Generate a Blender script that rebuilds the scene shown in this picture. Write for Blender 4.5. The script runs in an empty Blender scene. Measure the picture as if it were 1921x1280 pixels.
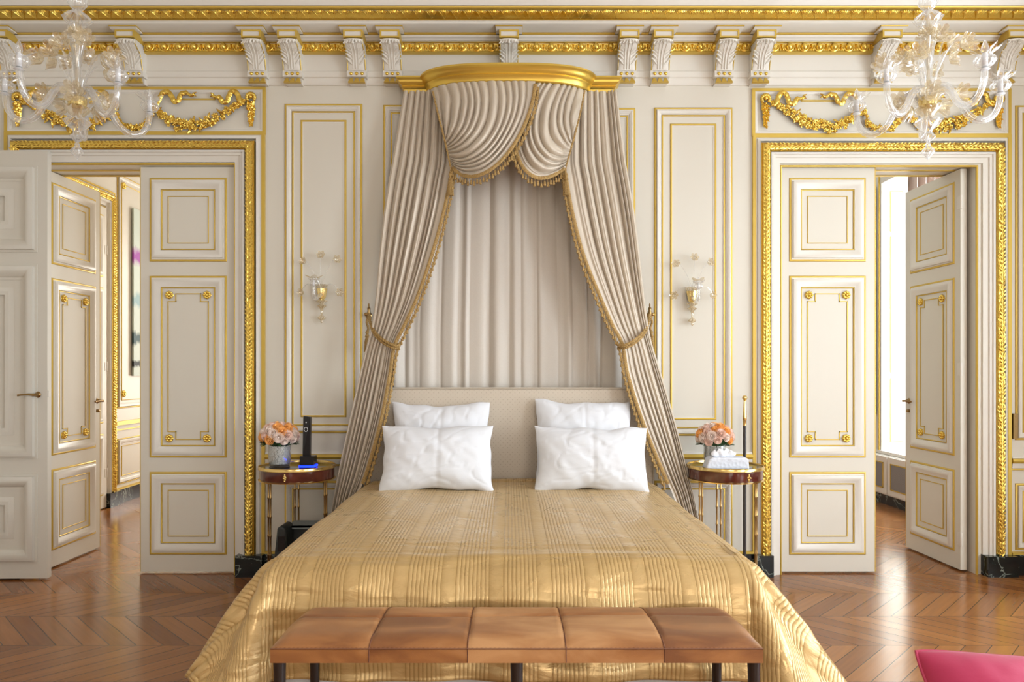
import bpy, math, random
from math import sin, cos, pi, sqrt, hypot, atan2, radians
from mathutils import Vector, Matrix, noise
random.seed(7)
SC = bpy.context.scene
COL = SC.collection
# ---------- camera constants (image 1921x1280) ----------
F = 1334.0; CX = 957.0; HY = 695.0; CAMZ = 1.363; D0 = 4.75
S0 = D0 / F
def P(px, py, Y=0.0):
    d = D0 + Y
    return Vector(((px - CX) * d / F, Y, CAMZ - (py - HY) * d / F))
def WX(px, Y=0.0): return (px - CX) * (D0 + Y) / F
def WZ(py, Y=0.0): return CAMZ - (py - HY) * (D0 + Y) / F

# ---------- mesh builder ----------
class MB:
    def __init__(s): s.v = []; s.f = []; s.uv = None
    def add(s, vs, fs):
        b = len(s.v); s.v.extend([tuple(v) for v in vs]); s.f.extend([tuple(i + b for i in f) for f in fs]); return s
    def box(s, x0, x1, y0, y1, z0, z1):
        return s.add([(x0,y0,z0),(x1,y0,z0),(x1,y1,z0),(x0,y1,z0),(x0,y0,z1),(x1,y0,z1),(x1,y1,z1),(x0,y1,z1)],
              [(0,3,2,1),(4,5,6,7),(0,1,5,4),(1,2,6,5),(2,3,7,6),(3,0,4,7)])
    def prism_x(s, prof, x0, x1):
        n = len(prof)
        vs = [(x0,y,z) for y,z in prof] + [(x1,y,z) for y,z in prof]
        fs = [(i,(i+1)%n,n+(i+1)%n,n+i) for i in range(n)] + [tuple(range(n-1,-1,-1)), tuple(range(n,2*n))]
        return s.add(vs, fs)
    def prism_y(s, prof, y0, y1):
        n = len(prof)
        vs = [(x,y0,z) for x,z in prof] + [(x,y1,z) for x,z in prof]
        fs = [(i,(i+1)%n,n+(i+1)%n,n+i) for i in range(n)] + [tuple(range(n-1,-1,-1)), tuple(range(n,2*n))]
        return s.add(vs, fs)
    def prism_z(s, prof, z0, z1):
        n = len(prof)
        vs = [(x,y,z0) for x,y in prof] + [(x,y,z1) for x,y in prof]
        fs = [(i,(i+1)%n,n+(i+1)%n,n+i) for i in range(n)] + [tuple(range(n-1,-1,-1)), tuple(range(n,2*n))]
        return s.add(vs, fs)
    def ring(s, x0, z0, x1, z1, prof, yb=0.0, sg=-1):
        """closed mitred frame; prof = [(inset, height)], height goes to sg*y"""
        vs = []
        for u, h in prof:
            y = yb + sg * h
            vs += [(x0+u,y,z0+u),(x1-u,y,z0+u),(x1-u,y,z1-u),(x0+u,y,z1-u)]
        fs = []
        for k in range(len(prof)-1):
            for i in range(4):
                j = (i+1) % 4
                fs.append((k*4+i, k*4+j, (k+1)*4+j, (k+1)*4+i))
        return s.add(vs, fs)
    def ushape(s, x0, x1, zb, zt, prof, yb=0.0, sg=-1):
        vs = []
        for u, h in prof:
            y = yb + sg * h
            vs += [(x0+u,y,zb),(x0+u,y,zt-u),(x1-u,y,zt-u),(x1-u,y,zb)]
        fs = []
        for k in range(len(prof)-1):
            for i in range(3):
                fs.append((k*4+i, k*4+i+1, (k+1)*4+i+1, (k+1)*4+i))
        return s.add(vs, fs)
    def lathe(s, prof, c=(0,0,0), seg=16, fn=None, M=None, cap=True):
        """prof=[(r,z)]; fn(theta,k)->(r multiplier, dz)"""
        vs = []; n = len(prof)
        for k,(r,z) in enumerate(prof):
            for i in range(seg):
                t = 2*pi*i/seg
                m, dz = fn(t, k/(n-1)) if fn else (1, 0)
                p = Vector((r*m*cos(t), r*m*sin(t), z+dz))
                if M: p = M @ p
                vs.append((p.x+c[0], p.y+c[1], p.z+c[2]))
        fs = []
        for k in range(n-1):
            for i in range(seg):
                j = (i+1) % seg
                fs.append((k*seg+i, k*seg+j, (k+1)*seg+j, (k+1)*seg+i))
        if cap:
            if prof[0][0] > 1e-4: fs.append(tuple(range(seg-1,-1,-1)))
            if prof[-1][0] > 1e-4: fs.append(tuple(range((n-1)*seg, n*seg)))
        return s.add(vs, fs)
    def tube(s, pts, r, seg=8, cap=True, flat=1.0, twist=0.0):
        pts = [Vector(p) for p in pts]; n = len(pts)
        rs = r if isinstance(r, (list, tuple)) else [r]*n
        vs = []; up = None
        for i in range(n):
            t = (pts[min(i+1,n-1)] - pts[max(i-1,0)])
            if t.length < 1e-9: t = Vector((0,0,1))
            t.normalize()
            if up is None:
                up = Vector((0,-1,0)) if abs(t.y) < .8 else Vector((1,0,0))
            a = (up - t*up.dot(t))
            if a.length < 1e-6: a = t.orthogonal()
            a.normalize(); b = t.cross(a); up = a
            for k in range(seg):
                w = 2*pi*k/seg + twist*i
                vs.append(pts[i] + (a*cos(w)*flat + b*sin(w))*rs[i])
        fs = []
        for i in range(n-1):
            for k in range(seg):
                j = (k+1) % seg
                fs.append((i*seg+k, i*seg+j, (i+1)*seg+j, (i+1)*seg+k))
        if cap: fs += [tuple(range(seg-1,-1,-1)), tuple(range((n-1)*seg, n*seg))]
        return s.add(vs, fs)
    def ball(s, c, r, seg=10, rings=6, M=None):
        if not isinstance(r, (tuple, list)): r = (r, r, r)
        vs = []; c = Vector(c)
        for k in range(rings+1):
            ph = -pi/2 + pi*k/rings
            for i in range(seg):
                t = 2*pi*i/seg
                p = Vector((r[0]*cos(ph)*cos(t), r[1]*cos(ph)*sin(t), r[2]*sin(ph)))
                if M: p = M @ p
                vs.append(c + p)
        fs = []
        for k in range(rings):
            for i in range(seg):
                j = (i+1) % seg
                fs.append((k*seg+i, k*seg+j, (k+1)*seg+j, (k+1)*seg+i))
        return s.add(vs, fs)
    def grid(s, nu, nv, fn, uvfn=None):
        vs = [fn(i/nu, j/nv) for j in range(nv+1) for i in range(nu+1)]
        fs = [(j*(nu+1)+i, j*(nu+1)+i+1, (j+1)*(nu+1)+i+1, (j+1)*(nu+1)+i) for j in range(nv) for i in range(nu)]
        if uvfn:
            if s.uv is None: s.uv = {}
            b = len(s.v)
            for j in range(nv+1):
                for i in range(nu+1): s.uv[b + j*(nu+1)+i] = uvfn(i/nu, j/nv)
        return s.add(vs, fs)
    def merge(s, o, M):
        return s.add([M @ Vector(v) for v in o.v], o.f)
    def build(s, name, mat, parent=None, loc=None, smooth=True, ang=38, weld=True):
        me = bpy.data.meshes.new(name)
        o = bpy.data.objects.new(name, me)
        base = Vector((0,0,0))
        if parent is not None:
            base = ORG.get(parent, base)
        elif loc is not None:
            base = Vector(loc)
        ORG[o] = base.copy()
        me.from_pydata([(v[0]-base.x, v[1]-base.y, v[2]-base.z) for v in s.v], [], s.f)
        if s.uv:
            ul = me.uv_layers.new(name='UVMap')
            for lp in me.loops:
                ul.data[lp.index].uv = s.uv.get(lp.vertex_index, (0,0))
        me.validate()
        import bmesh
        bm = bmesh.new(); bm.from_mesh(me)
        if weld and not s.uv: bmesh.ops.remove_doubles(bm, verts=bm.verts, dist=1e-6)
        bmesh.ops.recalc_face_normals(bm, faces=bm.faces)
        bm.to_mesh(me); bm.free()
        if smooth:
            me.polygons.foreach_set('use_smooth', [True]*len(me.polygons))
            me.set_sharp_from_angle(angle=radians(ang))
        me.materials.append(mat)
        COL.objects.link(o)
        if parent is not None:
            o.parent = parent
        else:
            o.location = base
        return o
ORG = {}
def empty(name, loc=(0,0,0)):
    o = bpy.data.objects.new(name, None); COL.objects.link(o)
    o.empty_display_size = .05; o.location = loc; ORG[o] = Vector(loc); return o
def tag(o, label, cat, group=None, kind=None):
    o['label'] = label; o['category'] = cat
    if group: o['group'] = group
    if kind: o['kind'] = kind
    return o
def thing(name, label, cat, loc=(0,0,0), group=None):
    return tag(empty(name, loc), label, cat, group)
def struct(o): o['kind'] = 'structure'; return o
def copy_tree(o, parent=None):
    c = o.copy(); COL.objects.link(c); c.parent = parent
    for ch in list(o.children): copy_tree(ch, c)
    return c
def catmull(pts, n):
    out = []; m = len(pts)
    pts = [Vector(p) for p in pts]
    for k in range(n+1):
        t = k/n*(m-1); i = min(int(t), m-2); f = t-i
        p0, p1, p2, p3 = pts[max(i-1,0)], pts[i], pts[i+1], pts[min(i+2,m-1)]
        out.append(.5*((2*p1)+(p2-p0)*f+(2*p0-5*p1+4*p2-p3)*f*f+(3*p1-p0-3*p2+p3)*f**3))
    return out
def lerp(a, b, t): return a + (b-a)*t
def interp(tab, x):
    """tab sorted list of (x, values...) smooth-ish interpolation"""
    n = len(tab)
    if x <= tab[0][0]: return tab[0][1:]
    if x >= tab[-1][0]: return tab[-1][1:]
    for i in range(n-1):
        if tab[i][0] <= x <= tab[i+1][0]:
            h = tab[i+1][0]-tab[i][0]; f = (x-tab[i][0])/h
            r = []
            for c in range(1, len(tab[0])):
                p1, p2 = tab[i][c], tab[i+1][c]
                m1 = ((p2-tab[i-1][c])/(tab[i+1][0]-tab[i-1][0]) if i > 0 else (p2-p1)/h)
                m2 = ((tab[i+2][c]-p1)/(tab[i+2][0]-tab[i][0]) if i < n-2 else (p2-p1)/h)
                r.append((2*f**3-3*f*f+1)*p1+(f**3-2*f*f+f)*m1*h+(-2*f**3+3*f*f)*p2+(f**3-f*f)*m2*h)
            return tuple(r)

# ---------- materials ----------
def new_mat(name):
    m = bpy.data.materials.new(name); m.use_nodes = True
    nt = m.node_tree; b = nt.nodes['Principled BSDF']
    return m, nt, b
def N(nt, t, **kw):
    n = nt.nodes.new(t)
    for k, v in kw.items():
        if k.startswith('i_'):
            n.inputs[k[2:].replace('_', ' ')].default_value = v
        else: setattr(n, k, v)
    return n
def math_n(nt, op, a, b=None, c=None):
    n = nt.nodes.new('ShaderNodeMath'); n.operation = op
    for i, x in enumerate((a, b, c)):
        if x is None: continue
        if isinstance(x, (int, float)): n.inputs[i].default_value = x
        else: nt.links.new(x, n.inputs[i])
    return n.outputs[0]
def simple(name, col, rough=.5, metal=0.0, spec=.5, bump=None, sheen=0, coat=0, var=None):
    m, nt, b = new_mat(name)
    b.inputs['Base Color'].default_value = (*col, 1)
    b.inputs['Roughness'].default_value = rough
    b.inputs['Metallic'].default_value = metal
    b.inputs['Specular IOR Level'].default_value = spec
    if sheen:
        b.inputs['Sheen Weight'].default_value = sheen; b.inputs['Sheen Roughness'].default_value = .4
    if coat:
        b.inputs['Coat Weight'].default_value = coat; b.inputs['Coat Roughness'].default_value = .08
    tc = N(nt, 'ShaderNodeTexCoord')
    if bump:
        kind, scale, strength, dist = bump
        if kind == 'voronoi': tx = N(nt, 'ShaderNodeTexVoronoi'); out = tx.outputs['Distance']
        else: tx = N(nt, 'ShaderNodeTexNoise'); tx.inputs['Detail'].default_value = 4; out = tx.outputs['Fac']
        tx.inputs['Scale'].default_value = scale
        nt.links.new(tc.outputs['Object'], tx.inputs['Vector'])
        bp = N(nt, 'ShaderNodeBump'); bp.inputs['Strength'].default_value = strength; bp.inputs['Distance'].default_value = dist
        nt.links.new(out, bp.inputs['Height']); nt.links.new(bp.outputs[0], b.inputs['Normal'])
    if var:
        col2, scale = var
        nz = N(nt, 'ShaderNodeTexNoise'); nz.inputs['Scale'].default_value = scale; nz.inputs['Detail'].default_value = 5
        nt.links.new(tc.outputs['Object'], nz.inputs['Vector'])
        mx = N(nt, 'ShaderNodeMix'); mx.data_type = 'RGBA'
        rp = N(nt, 'ShaderNodeMapRange'); rp.inputs['From Min'].default_value = .35; rp.inputs['From Max'].default_value = .65
        nt.links.new(nz.outputs['Fac'], rp.inputs['Value']); nt.links.new(rp.outputs[0], mx.inputs['Factor'])
        mx.inputs['A'].default_value = (*col, 1); mx.inputs['B'].default_value = (*col2, 1)
        nt.links.new(mx.outputs['Result'], b.inputs['Base Color'])
    return m
def glassy(name, tint, body, rough=.06, mixlo=.18):
    """thin blown glass: clear film face-on, reflective and milky at glancing angles"""
    m, nt, b = new_mat(name); nt.nodes.remove(b)
    out = nt.nodes['Material Output']
    tr = N(nt, 'ShaderNodeBsdfTransparent'); tr.inputs[0].default_value = (*tint, 1)
    gl = N(nt, 'ShaderNodeBsdfGlossy'); gl.inputs['Roughness'].default_value = rough; gl.inputs['Color'].default_value = (1,1,1,1)
    df = N(nt, 'ShaderNodeBsdfTranslucent'); df.inputs[0].default_value = (*body, 1)
    df2 = N(nt, 'ShaderNodeBsdfDiffuse'); df2.inputs[0].default_value = (*body, 1)
    mm = N(nt, 'ShaderNodeMixShader'); mm.inputs[0].default_value = .5
    nt.links.new(df.outputs[0], mm.inputs[1]); nt.links.new(df2.outputs[0], mm.inputs[2])
    m1 = N(nt, 'ShaderNodeMixShader'); m1.inputs[0].default_value = .5
    nt.links.new(gl.outputs[0], m1.inputs[1]); nt.links.new(mm.outputs[0], m1.inputs[2])
    lw = N(nt, 'ShaderNodeLayerWeight'); lw.inputs[0].default_value = .35
    mr = N(nt, 'ShaderNodeMapRange'); mr.inputs['To Min'].default_value = mixlo; mr.inputs['To Max'].default_value = .9
    nt.links.new(lw.outputs['Facing'], mr.inputs['Value'])
    m2 = N(nt, 'ShaderNodeMixShader')
    nt.links.new(mr.outputs[0], m2.inputs[0]); nt.links.new(tr.outputs[0], m2.inputs[1]); nt.links.new(m1.outputs[0], m2.inputs[2])
    nt.links.new(m2.outputs[0], out.inputs[0])
    return m
CREAM = simple('cream_paint', (.70,.662,.575), .42, spec=.4)
CREAMD = simple('frieze_paint', (.63,.57,.48), .55)
WHITE = simple('white_moulding_paint', (.75,.715,.645), .4, spec=.45)
PLAIN = simple('ivory_door_paint', (.64,.605,.53), .38, spec=.45)
CEIL = simple('ceiling_paint', (.80,.78,.76), .7)
GOLD = simple('gilt_line', (.66,.455,.085), .42, metal=.42)
GOLDC = simple('carved_gilding', (.84,.59,.125), .27, metal=.9, bump=('noise', 90, .35, .004))
GOLDK = simple('crown_gilding', (.80,.555,.11), .33, metal=.8)
BRASS = simple('aged_brass', (.34,.22,.09), .3, metal=1)
BRASSB = simple('bright_brass', (.80,.58,.22), .2, metal=1)
STEEL = simple('hinge_metal', (.6,.6,.58), .3, metal=.9)
MAHOG = simple('mahogany_veneer', (.075,.014,.010), .16, spec=.6, coat=.5, var=((.12,.028,.016), 14))
BLACKM = simple('dark_polished_top', (.015,.012,.012), .06, spec=.7)
BLACK = simple('black_plastic', (.008,.008,.010), .2)
BLACKL = simple('black_leather', (.02,.025,.024), .45, bump=('noise', 120, .2, .002))
GREYM = simple('grey_casing', (.21,.25,.25), .4)
DARKW = simple('dark_stained_wood', (.022,.013,.010), .3)
LINEN = simple('white_linen', (.77,.785,.82), .75, sheen=.1, bump=('noise', 160, .12, .002))
GREYF = simple('pale_grey_fabric', (.55,.54,.52), .8, bump=('noise', 200, .3, .002))
PINK = simple('raspberry_velvet', (.43,.016,.075), .6, sheen=.2, bump=('noise', 7, .2, .02))
PINKC = simple('raspberry_piping', (.45,.03,.09), .55)
ROSEP = simple('blush_petal', (.90,.66,.56), .6, spec=.3)
ROSEC = simple('cream_pink_petal', (.91,.77,.69), .6, spec=.3)
ROSEO = simple('apricot_petal', (.95,.50,.16), .6, spec=.3)
GREEN = simple('dark_leaf', (.03,.085,.025), .45)
PEARL = simple('pearl', (.80,.78,.74), .25, spec=.8)
BLUSH = simple('blush_curtain', (.72,.58,.52), .8)
CARD = simple('backing_card', (.5,.45,.4), .7)
GLASS = glassy('clear_blown_glass', (.985,.985,.985), (.95,.95,.94), .05, .17)
GLASSG = glassy('gold_dust_glass', (.98,.94,.84), (.92,.76,.48), .12, .48)
GLASSV = glassy('vase_glass', (.97,.98,.98), (.6,.62,.62), .03, .08)
m, nt, b = new_mat('blue_status_light')
b.inputs['Emission Color'].default_value = (.004,.02,1,1); b.inputs['Emission Strength'].default_value = 6; b.inputs['Base Color'].default_value = (0,0,.1,1)
LED = m

def marble():
    m, nt, b = new_mat('black_green_marble')
    tc = N(nt, 'ShaderNodeTexCoord')
    nz = N(nt, 'ShaderNodeTexNoise'); nz.inputs['Scale'].default_value = 3; nz.inputs['Detail'].default_value = 8; nz.inputs['Distortion'].default_value = 2.2
    nt.links.new(tc.outputs['Object'], nz.inputs['Vector'])
    a = math_n(nt, 'ABSOLUTE', math_n(nt, 'SUBTRACT', nz.outputs['Fac'], .5))
    cr = N(nt, 'ShaderNodeValToRGB'); nt.links.new(a, cr.inputs[0])
    e = cr.color_ramp.elements
    e[0].position = 0; e[0].color = (.28,.32,.28,1)
    e[1].position = .012; e[1].color = (.008,.014,.013,1)
    x = e.new(.12); x.color = (.006,.007,.008,1)
    nt.links.new(cr.outputs[0], b.inputs['Base Color']); b.inputs['Roughness'].default_value = .15
    return m
MARBLE = marble()

def parquet():
    m, nt, b = new_mat('chevron_oak_parquet')
    tc = N(nt, 'ShaderNodeTexCoord'); sp = N(nt, 'ShaderNodeSeparateXYZ')
    nt.links.new(tc.outputs['Object'], sp.inputs[0])
    X, Y = sp.outputs[0], sp.outputs[1]
    R = .4137; Wd = .1325
    yy = math_n(nt, 'ADD', Y, 1.2274 + R*40)
    row = math_n(nt, 'DIVIDE', yy, R)
    k = math_n(nt, 'FLOOR', row); fr = math_n(nt, 'FRACT', row)
    zig = math_n(nt, 'PINGPONG', yy, R)
    u = math_n(nt, 'DIVIDE', math_n(nt, 'ADD', math_n(nt, 'ADD', X, 1.984+Wd*60), zig), Wd)
    pid = math_n(nt, 'FLOOR', u); fu = math_n(nt, 'FRACT', u)
    # joints
    ju = math_n(nt, 'MINIMUM', fu, math_n(nt, 'SUBTRACT', 1.0, fu))
    jr = math_n(nt, 'MINIMUM', fr, math_n(nt, 'SUBTRACT', 1.0, fr))
    j1 = math_n(nt, 'LESS_THAN', ju, .019); j2 = math_n(nt, 'LESS_THAN', jr, .004)
    joint = math_n(nt, 'MAXIMUM', j1, j2)
    cv = N(nt, 'ShaderNodeCombineXYZ'); nt.links.new(pid, cv.inputs[0]); nt.links.new(k, cv.inputs[1])
    wn = N(nt, 'ShaderNodeTexWhiteNoise'); wn.noise_dimensions = '2D'; nt.links.new(cv.outputs[0], wn.inputs['Vector'])
    # grain coords: along plank and across, offset per plank
    par = math_n(nt, 'MODULO', k, 2.0)
    sgn = math_n(nt, 'SUBTRACT', math_n(nt, 'MULTIPLY', par, 2.0), 1.0)
    al = math_n(nt, 'ADD', Y, math_n(nt, 'MULTIPLY', sgn, X))
    ac = math_n(nt, 'SUBTRACT', X, math_n(nt, 'MULTIPLY', sgn, Y))
    gv = N(nt, 'ShaderNodeCombineXYZ')
    nt.links.new(math_n(nt, 'MULTIPLY', al, 1.6), gv.inputs[0])
    nt.links.new(math_n(nt, 'MULTIPLY', ac, 36.0), gv.inputs[1])
    nt.links.new(math_n(nt, 'MULTIPLY', wn.outputs['Value'], 40.0), gv.inputs[2])
    gn = N(nt, 'ShaderNodeTexNoise'); gn.inputs['Scale'].default_value = 1; gn.inputs['Detail'].default_value = 6; gn.inputs['Distortion'].default_value = .15
    nt.links.new(gv.outputs[0], gn.inputs['Vector'])
    cr = N(nt, 'ShaderNodeValToRGB'); nt.links.new(wn.outputs['Value'], cr.inputs[0])
    e = cr.color_ramp.elements
    e[0].position = 0; e[0].color = (.215,.074,.018,1)
    e[1].position = 1; e[1].color = (.345,.137,.036,1)
    x = e.new(.5); x.color = (.275,.103,.026,1)
    mg = N(nt, 'ShaderNodeMix'); mg.data_type = 'RGBA'; mg.blend_type = 'MULTIPLY'; mg.inputs['Factor'].default_value = 1
    gr = N(nt, 'ShaderNodeMapRange'); gr.inputs['From Min'].default_value = .3; gr.inputs['From Max'].default_value = .7
    gr.inputs['To Min'].default_value = .88; gr.inputs['To Max'].default_value = 1.07
    nt.links.new(gn.outputs['Fac'], gr.inputs['Value'])
    nt.links.new(cr.outputs[0], mg.inputs['A']); nt.links.new(gr.outputs[0], mg.inputs['B'])
    mj = N(nt, 'ShaderNodeMix'); mj.data_type = 'RGBA'
    nt.links.new(joint, mj.inputs['Factor']); nt.links.new(mg.outputs['Result'], mj.inputs['A']); mj.inputs['B'].default_value = (.018,.007,.004,1)
    nt.links.new(mj.outputs['Result'], b.inputs['Base Color'])
    rr = N(nt, 'ShaderNodeMapRange'); rr.inputs['To Min'].default_value = .13; rr.inputs['To Max'].default_value = .25
    nt.links.new(gn.outputs['Fac'], rr.inputs['Value']); nt.links.new(rr.outputs[0], b.inputs['Roughness'])
    b.inputs['Specular IOR Level'].default_value = .5
    h = math_n(nt, 'ADD', math_n(nt, 'MULTIPLY', joint, -1.0), math_n(nt, 'MULTIPLY', gn.outputs['Fac'], .05))
    h = math_n(nt, 'ADD', h, math_n(nt, 'MULTIPLY', wn.outputs['Value'], .15))
    bp = N(nt, 'ShaderNodeBump'); bp.inputs['Strength'].default_value = .35; bp.inputs['Distance'].default_value = .003
    nt.links.new(h, bp.inputs['Height']); nt.links.new(bp.outputs[0], b.inputs['Normal'])
    return m
PARQ = parquet()

def quilt():
    m, nt, b = new_mat('gold_channel_quilted_satin')
    uv = N(nt, 'ShaderNodeUVMap'); sp = N(nt, 'ShaderNodeSeparateXYZ'); nt.links.new(uv.outputs[0], sp.inputs[0])
    a, l = sp.outputs[0], sp.outputs[1]
    nz = N(nt, 'ShaderNodeTexNoise'); nz.inputs['Scale'].default_value = 9; nz.inputs['Detail'].default_value = 3
    nt.links.new(uv.outputs[0], nz.inputs['Vector'])
    aw = math_n(nt, 'ADD', a, math_n(nt, 'MULTIPLY', math_n(nt, 'SUBTRACT', nz.outputs['Fac'], .5), .0035))
    per = .172
    q = math_n(nt, 'MULTIPLY', math_n(nt, 'FRACT', math_n(nt, 'DIVIDE', math_n(nt, 'ADD', aw, 10.0), per)), per)
    inch = math_n(nt, 'LESS_THAN', q, .119)
    ch = math_n(nt, 'ABSOLUTE', math_n(nt, 'SINE', math_n(nt, 'MULTIPLY', q, pi/.0149)))
    wide = math_n(nt, 'ABSOLUTE', math_n(nt, 'SINE', math_n(nt, 'MULTIPLY', math_n(nt, 'SUBTRACT', q, .119), pi/.053)))
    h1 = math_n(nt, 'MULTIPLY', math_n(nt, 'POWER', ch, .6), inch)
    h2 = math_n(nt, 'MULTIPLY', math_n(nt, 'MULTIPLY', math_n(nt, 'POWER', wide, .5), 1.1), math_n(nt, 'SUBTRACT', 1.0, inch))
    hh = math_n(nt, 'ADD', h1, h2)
    # puckers across the channels
    pv = N(nt, 'ShaderNodeCombineXYZ')
    nt.links.new(math_n(nt, 'MULTIPLY', a, 26.0), pv.inputs[0]); nt.links.new(math_n(nt, 'MULTIPLY', l, 70.0), pv.inputs[1])
    pn = N(nt, 'ShaderNodeTexNoise'); pn.inputs['Scale'].default_value = 1; pn.inputs['Detail'].default_value = 4
    nt.links.new(pv.outputs[0], pn.inputs['Vector'])
    cn = N(nt, 'ShaderNodeTexNoise'); cn.inputs['Scale'].default_value = 5.5; cn.inputs['Detail'].default_value = 5; cn.inputs['Distortion'].default_value = 1.5
    nt.links.new(uv.outputs[0], cn.inputs['Vector'])
    crk = math_n(nt, 'MULTIPLY', math_n(nt, 'ABSOLUTE', math_n(nt, 'SUBTRACT', cn.outputs['Fac'], .5)), 9.0)
    crk = math_n(nt, 'MINIMUM', crk, 1.0)
    tot = math_n(nt, 'ADD', hh, math_n(nt, 'MULTIPLY', pn.outputs['Fac'], 1.0))
    tot = math_n(nt, 'ADD', tot, math_n(nt, 'MULTIPLY', crk, .45))
    bp = N(nt, 'ShaderNodeBump'); bp.inputs['Strength'].default_value = .65; bp.inputs['Distance'].default_value = .0026
    nt.links.new(tot, bp.inputs['Height']); nt.links.new(bp.outputs[0], b.inputs['Normal'])
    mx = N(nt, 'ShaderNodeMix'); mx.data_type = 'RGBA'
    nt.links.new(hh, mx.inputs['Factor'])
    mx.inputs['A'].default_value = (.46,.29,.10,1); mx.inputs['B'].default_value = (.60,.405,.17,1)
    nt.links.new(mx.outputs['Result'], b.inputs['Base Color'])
    rr = N(nt, 'ShaderNodeMapRange'); rr.inputs['From Min'].default_value = .35; rr.inputs['From Max'].default_value = .65; rr.inputs['To Min'].default_value = .24; rr.inputs['To Max'].default_value = .42
    nt.links.new(cn.outputs['Fac'], rr.inputs['Value']); nt.links.new(rr.outputs[0], b.inputs['Roughness']); b.inputs['Metallic'].default_value = .3
    b.inputs['Sheen Weight'].default_value = .25; b.inputs['Sheen Roughness'].default_value = .3
    b.inputs['Sheen Tint'].default_value = (1,.85,.6,1)
    return m
QUILT = quilt()

def satin(name, col, rough=.38, weave=350, metal=.08):
    m, nt, b = new_mat(name)
    tc = N(nt, 'ShaderNodeTexCoord')
    nz = N(nt, 'ShaderNodeTexNoise'); nz.inputs['Scale'].default_value = weave; nt.links.new(tc.outputs['Object'], nz.inputs['Vector'])
    n2 = N(nt, 'ShaderNodeTexNoise'); n2.inputs['Scale'].default_value = 16; n2.inputs['Detail'].default_value = 3; nt.links.new(tc.outputs['Object'], n2.inputs['Vector'])
    h = math_n(nt, 'ADD', math_n(nt, 'MULTIPLY', nz.outputs['Fac'], .25), math_n(nt, 'MULTIPLY', n2.outputs['Fac'], 2.0))
    bp = N(nt, 'ShaderNodeBump'); bp.inputs['Strength'].default_value = .3; bp.inputs['Distance'].default_value = .003
    nt.links.new(h, bp.inputs['Height']); nt.links.new(bp.outputs[0], b.inputs['Normal'])
    mx = N(nt, 'ShaderNodeMix'); mx.data_type = 'RGBA'; nt.links.new(nz.outputs['Fac'], mx.inputs['Factor'])
    mx.inputs['A'].default_value = (*[c*.88 for c in col], 1); mx.inputs['B'].default_value = (*[min(1, c*1.08) for c in col], 1)
    nt.links.new(mx.outputs['Result'], b.inputs['Base Color'])
    b.inputs['Roughness'].default_value = rough; b.inputs['Metallic'].default_value = metal
    b.inputs['Sheen Weight'].default_value = .3; b.inputs['Sheen Roughness'].default_value = .35
    return m
TAUPE = satin('champagne_satin', (.63,.55,.445), .38)
BACKC = satin('pale_satin_lining', (.67,.615,.545), .5, metal=0)
CORD = simple('gold_silk_cord', (.60,.40,.15), .42, metal=.3, bump=('noise', 220, 1, .006), var=((.36,.215,.07), 170))

def dotted():
    m, nt, b = new_mat('dotted_champagne_upholstery')
    tc = N(nt, 'ShaderNodeTexCoord'); sp = N(nt, 'ShaderNodeSeparateXYZ'); nt.links.new(tc.outputs['Object'], sp.inputs[0])
    x = math_n(nt, 'DIVIDE', sp.outputs[0], .03); z = math_n(nt, 'DIVIDE', sp.outputs[2], .015)
    zi = math_n(nt, 'FLOOR', z)
    x2 = math_n(nt, 'ADD', x, math_n(nt, 'MULTIPLY', math_n(nt, 'MODULO', zi, 2.0), .5))
    fx = math_n(nt, 'SUBTRACT', math_n(nt, 'FRACT', math_n(nt, 'ADD', x2, 100.0)), .5); fz = math_n(nt, 'SUBTRACT', math_n(nt, 'FRACT', z), .5)
    d = math_n(nt, 'SQRT', math_n(nt, 'ADD', math_n(nt, 'POWER', math_n(nt, 'ABSOLUTE', math_n(nt, 'MULTIPLY', fx, 2.0)), 2.0), math_n(nt, 'POWER', math_n(nt, 'ABSOLUTE', fz), 2.0)))
    dot = math_n(nt, 'LESS_THAN', d, .17)
    mx = N(nt, 'ShaderNodeMix'); mx.data_type = 'RGBA'; nt.links.new(dot, mx.inputs['Factor'])
    mx.inputs['A'].default_value = (.60,.52,.42,1); mx.inputs['B'].default_value = (.44,.36,.27,1)
    nt.links.new(mx.outputs['Result'], b.inputs['Base Color'])
    b.inputs['Roughness'].default_value = .5; b.inputs['Sheen Weight'].default_value = .3
    return m
DOTTED = dotted()

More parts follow.
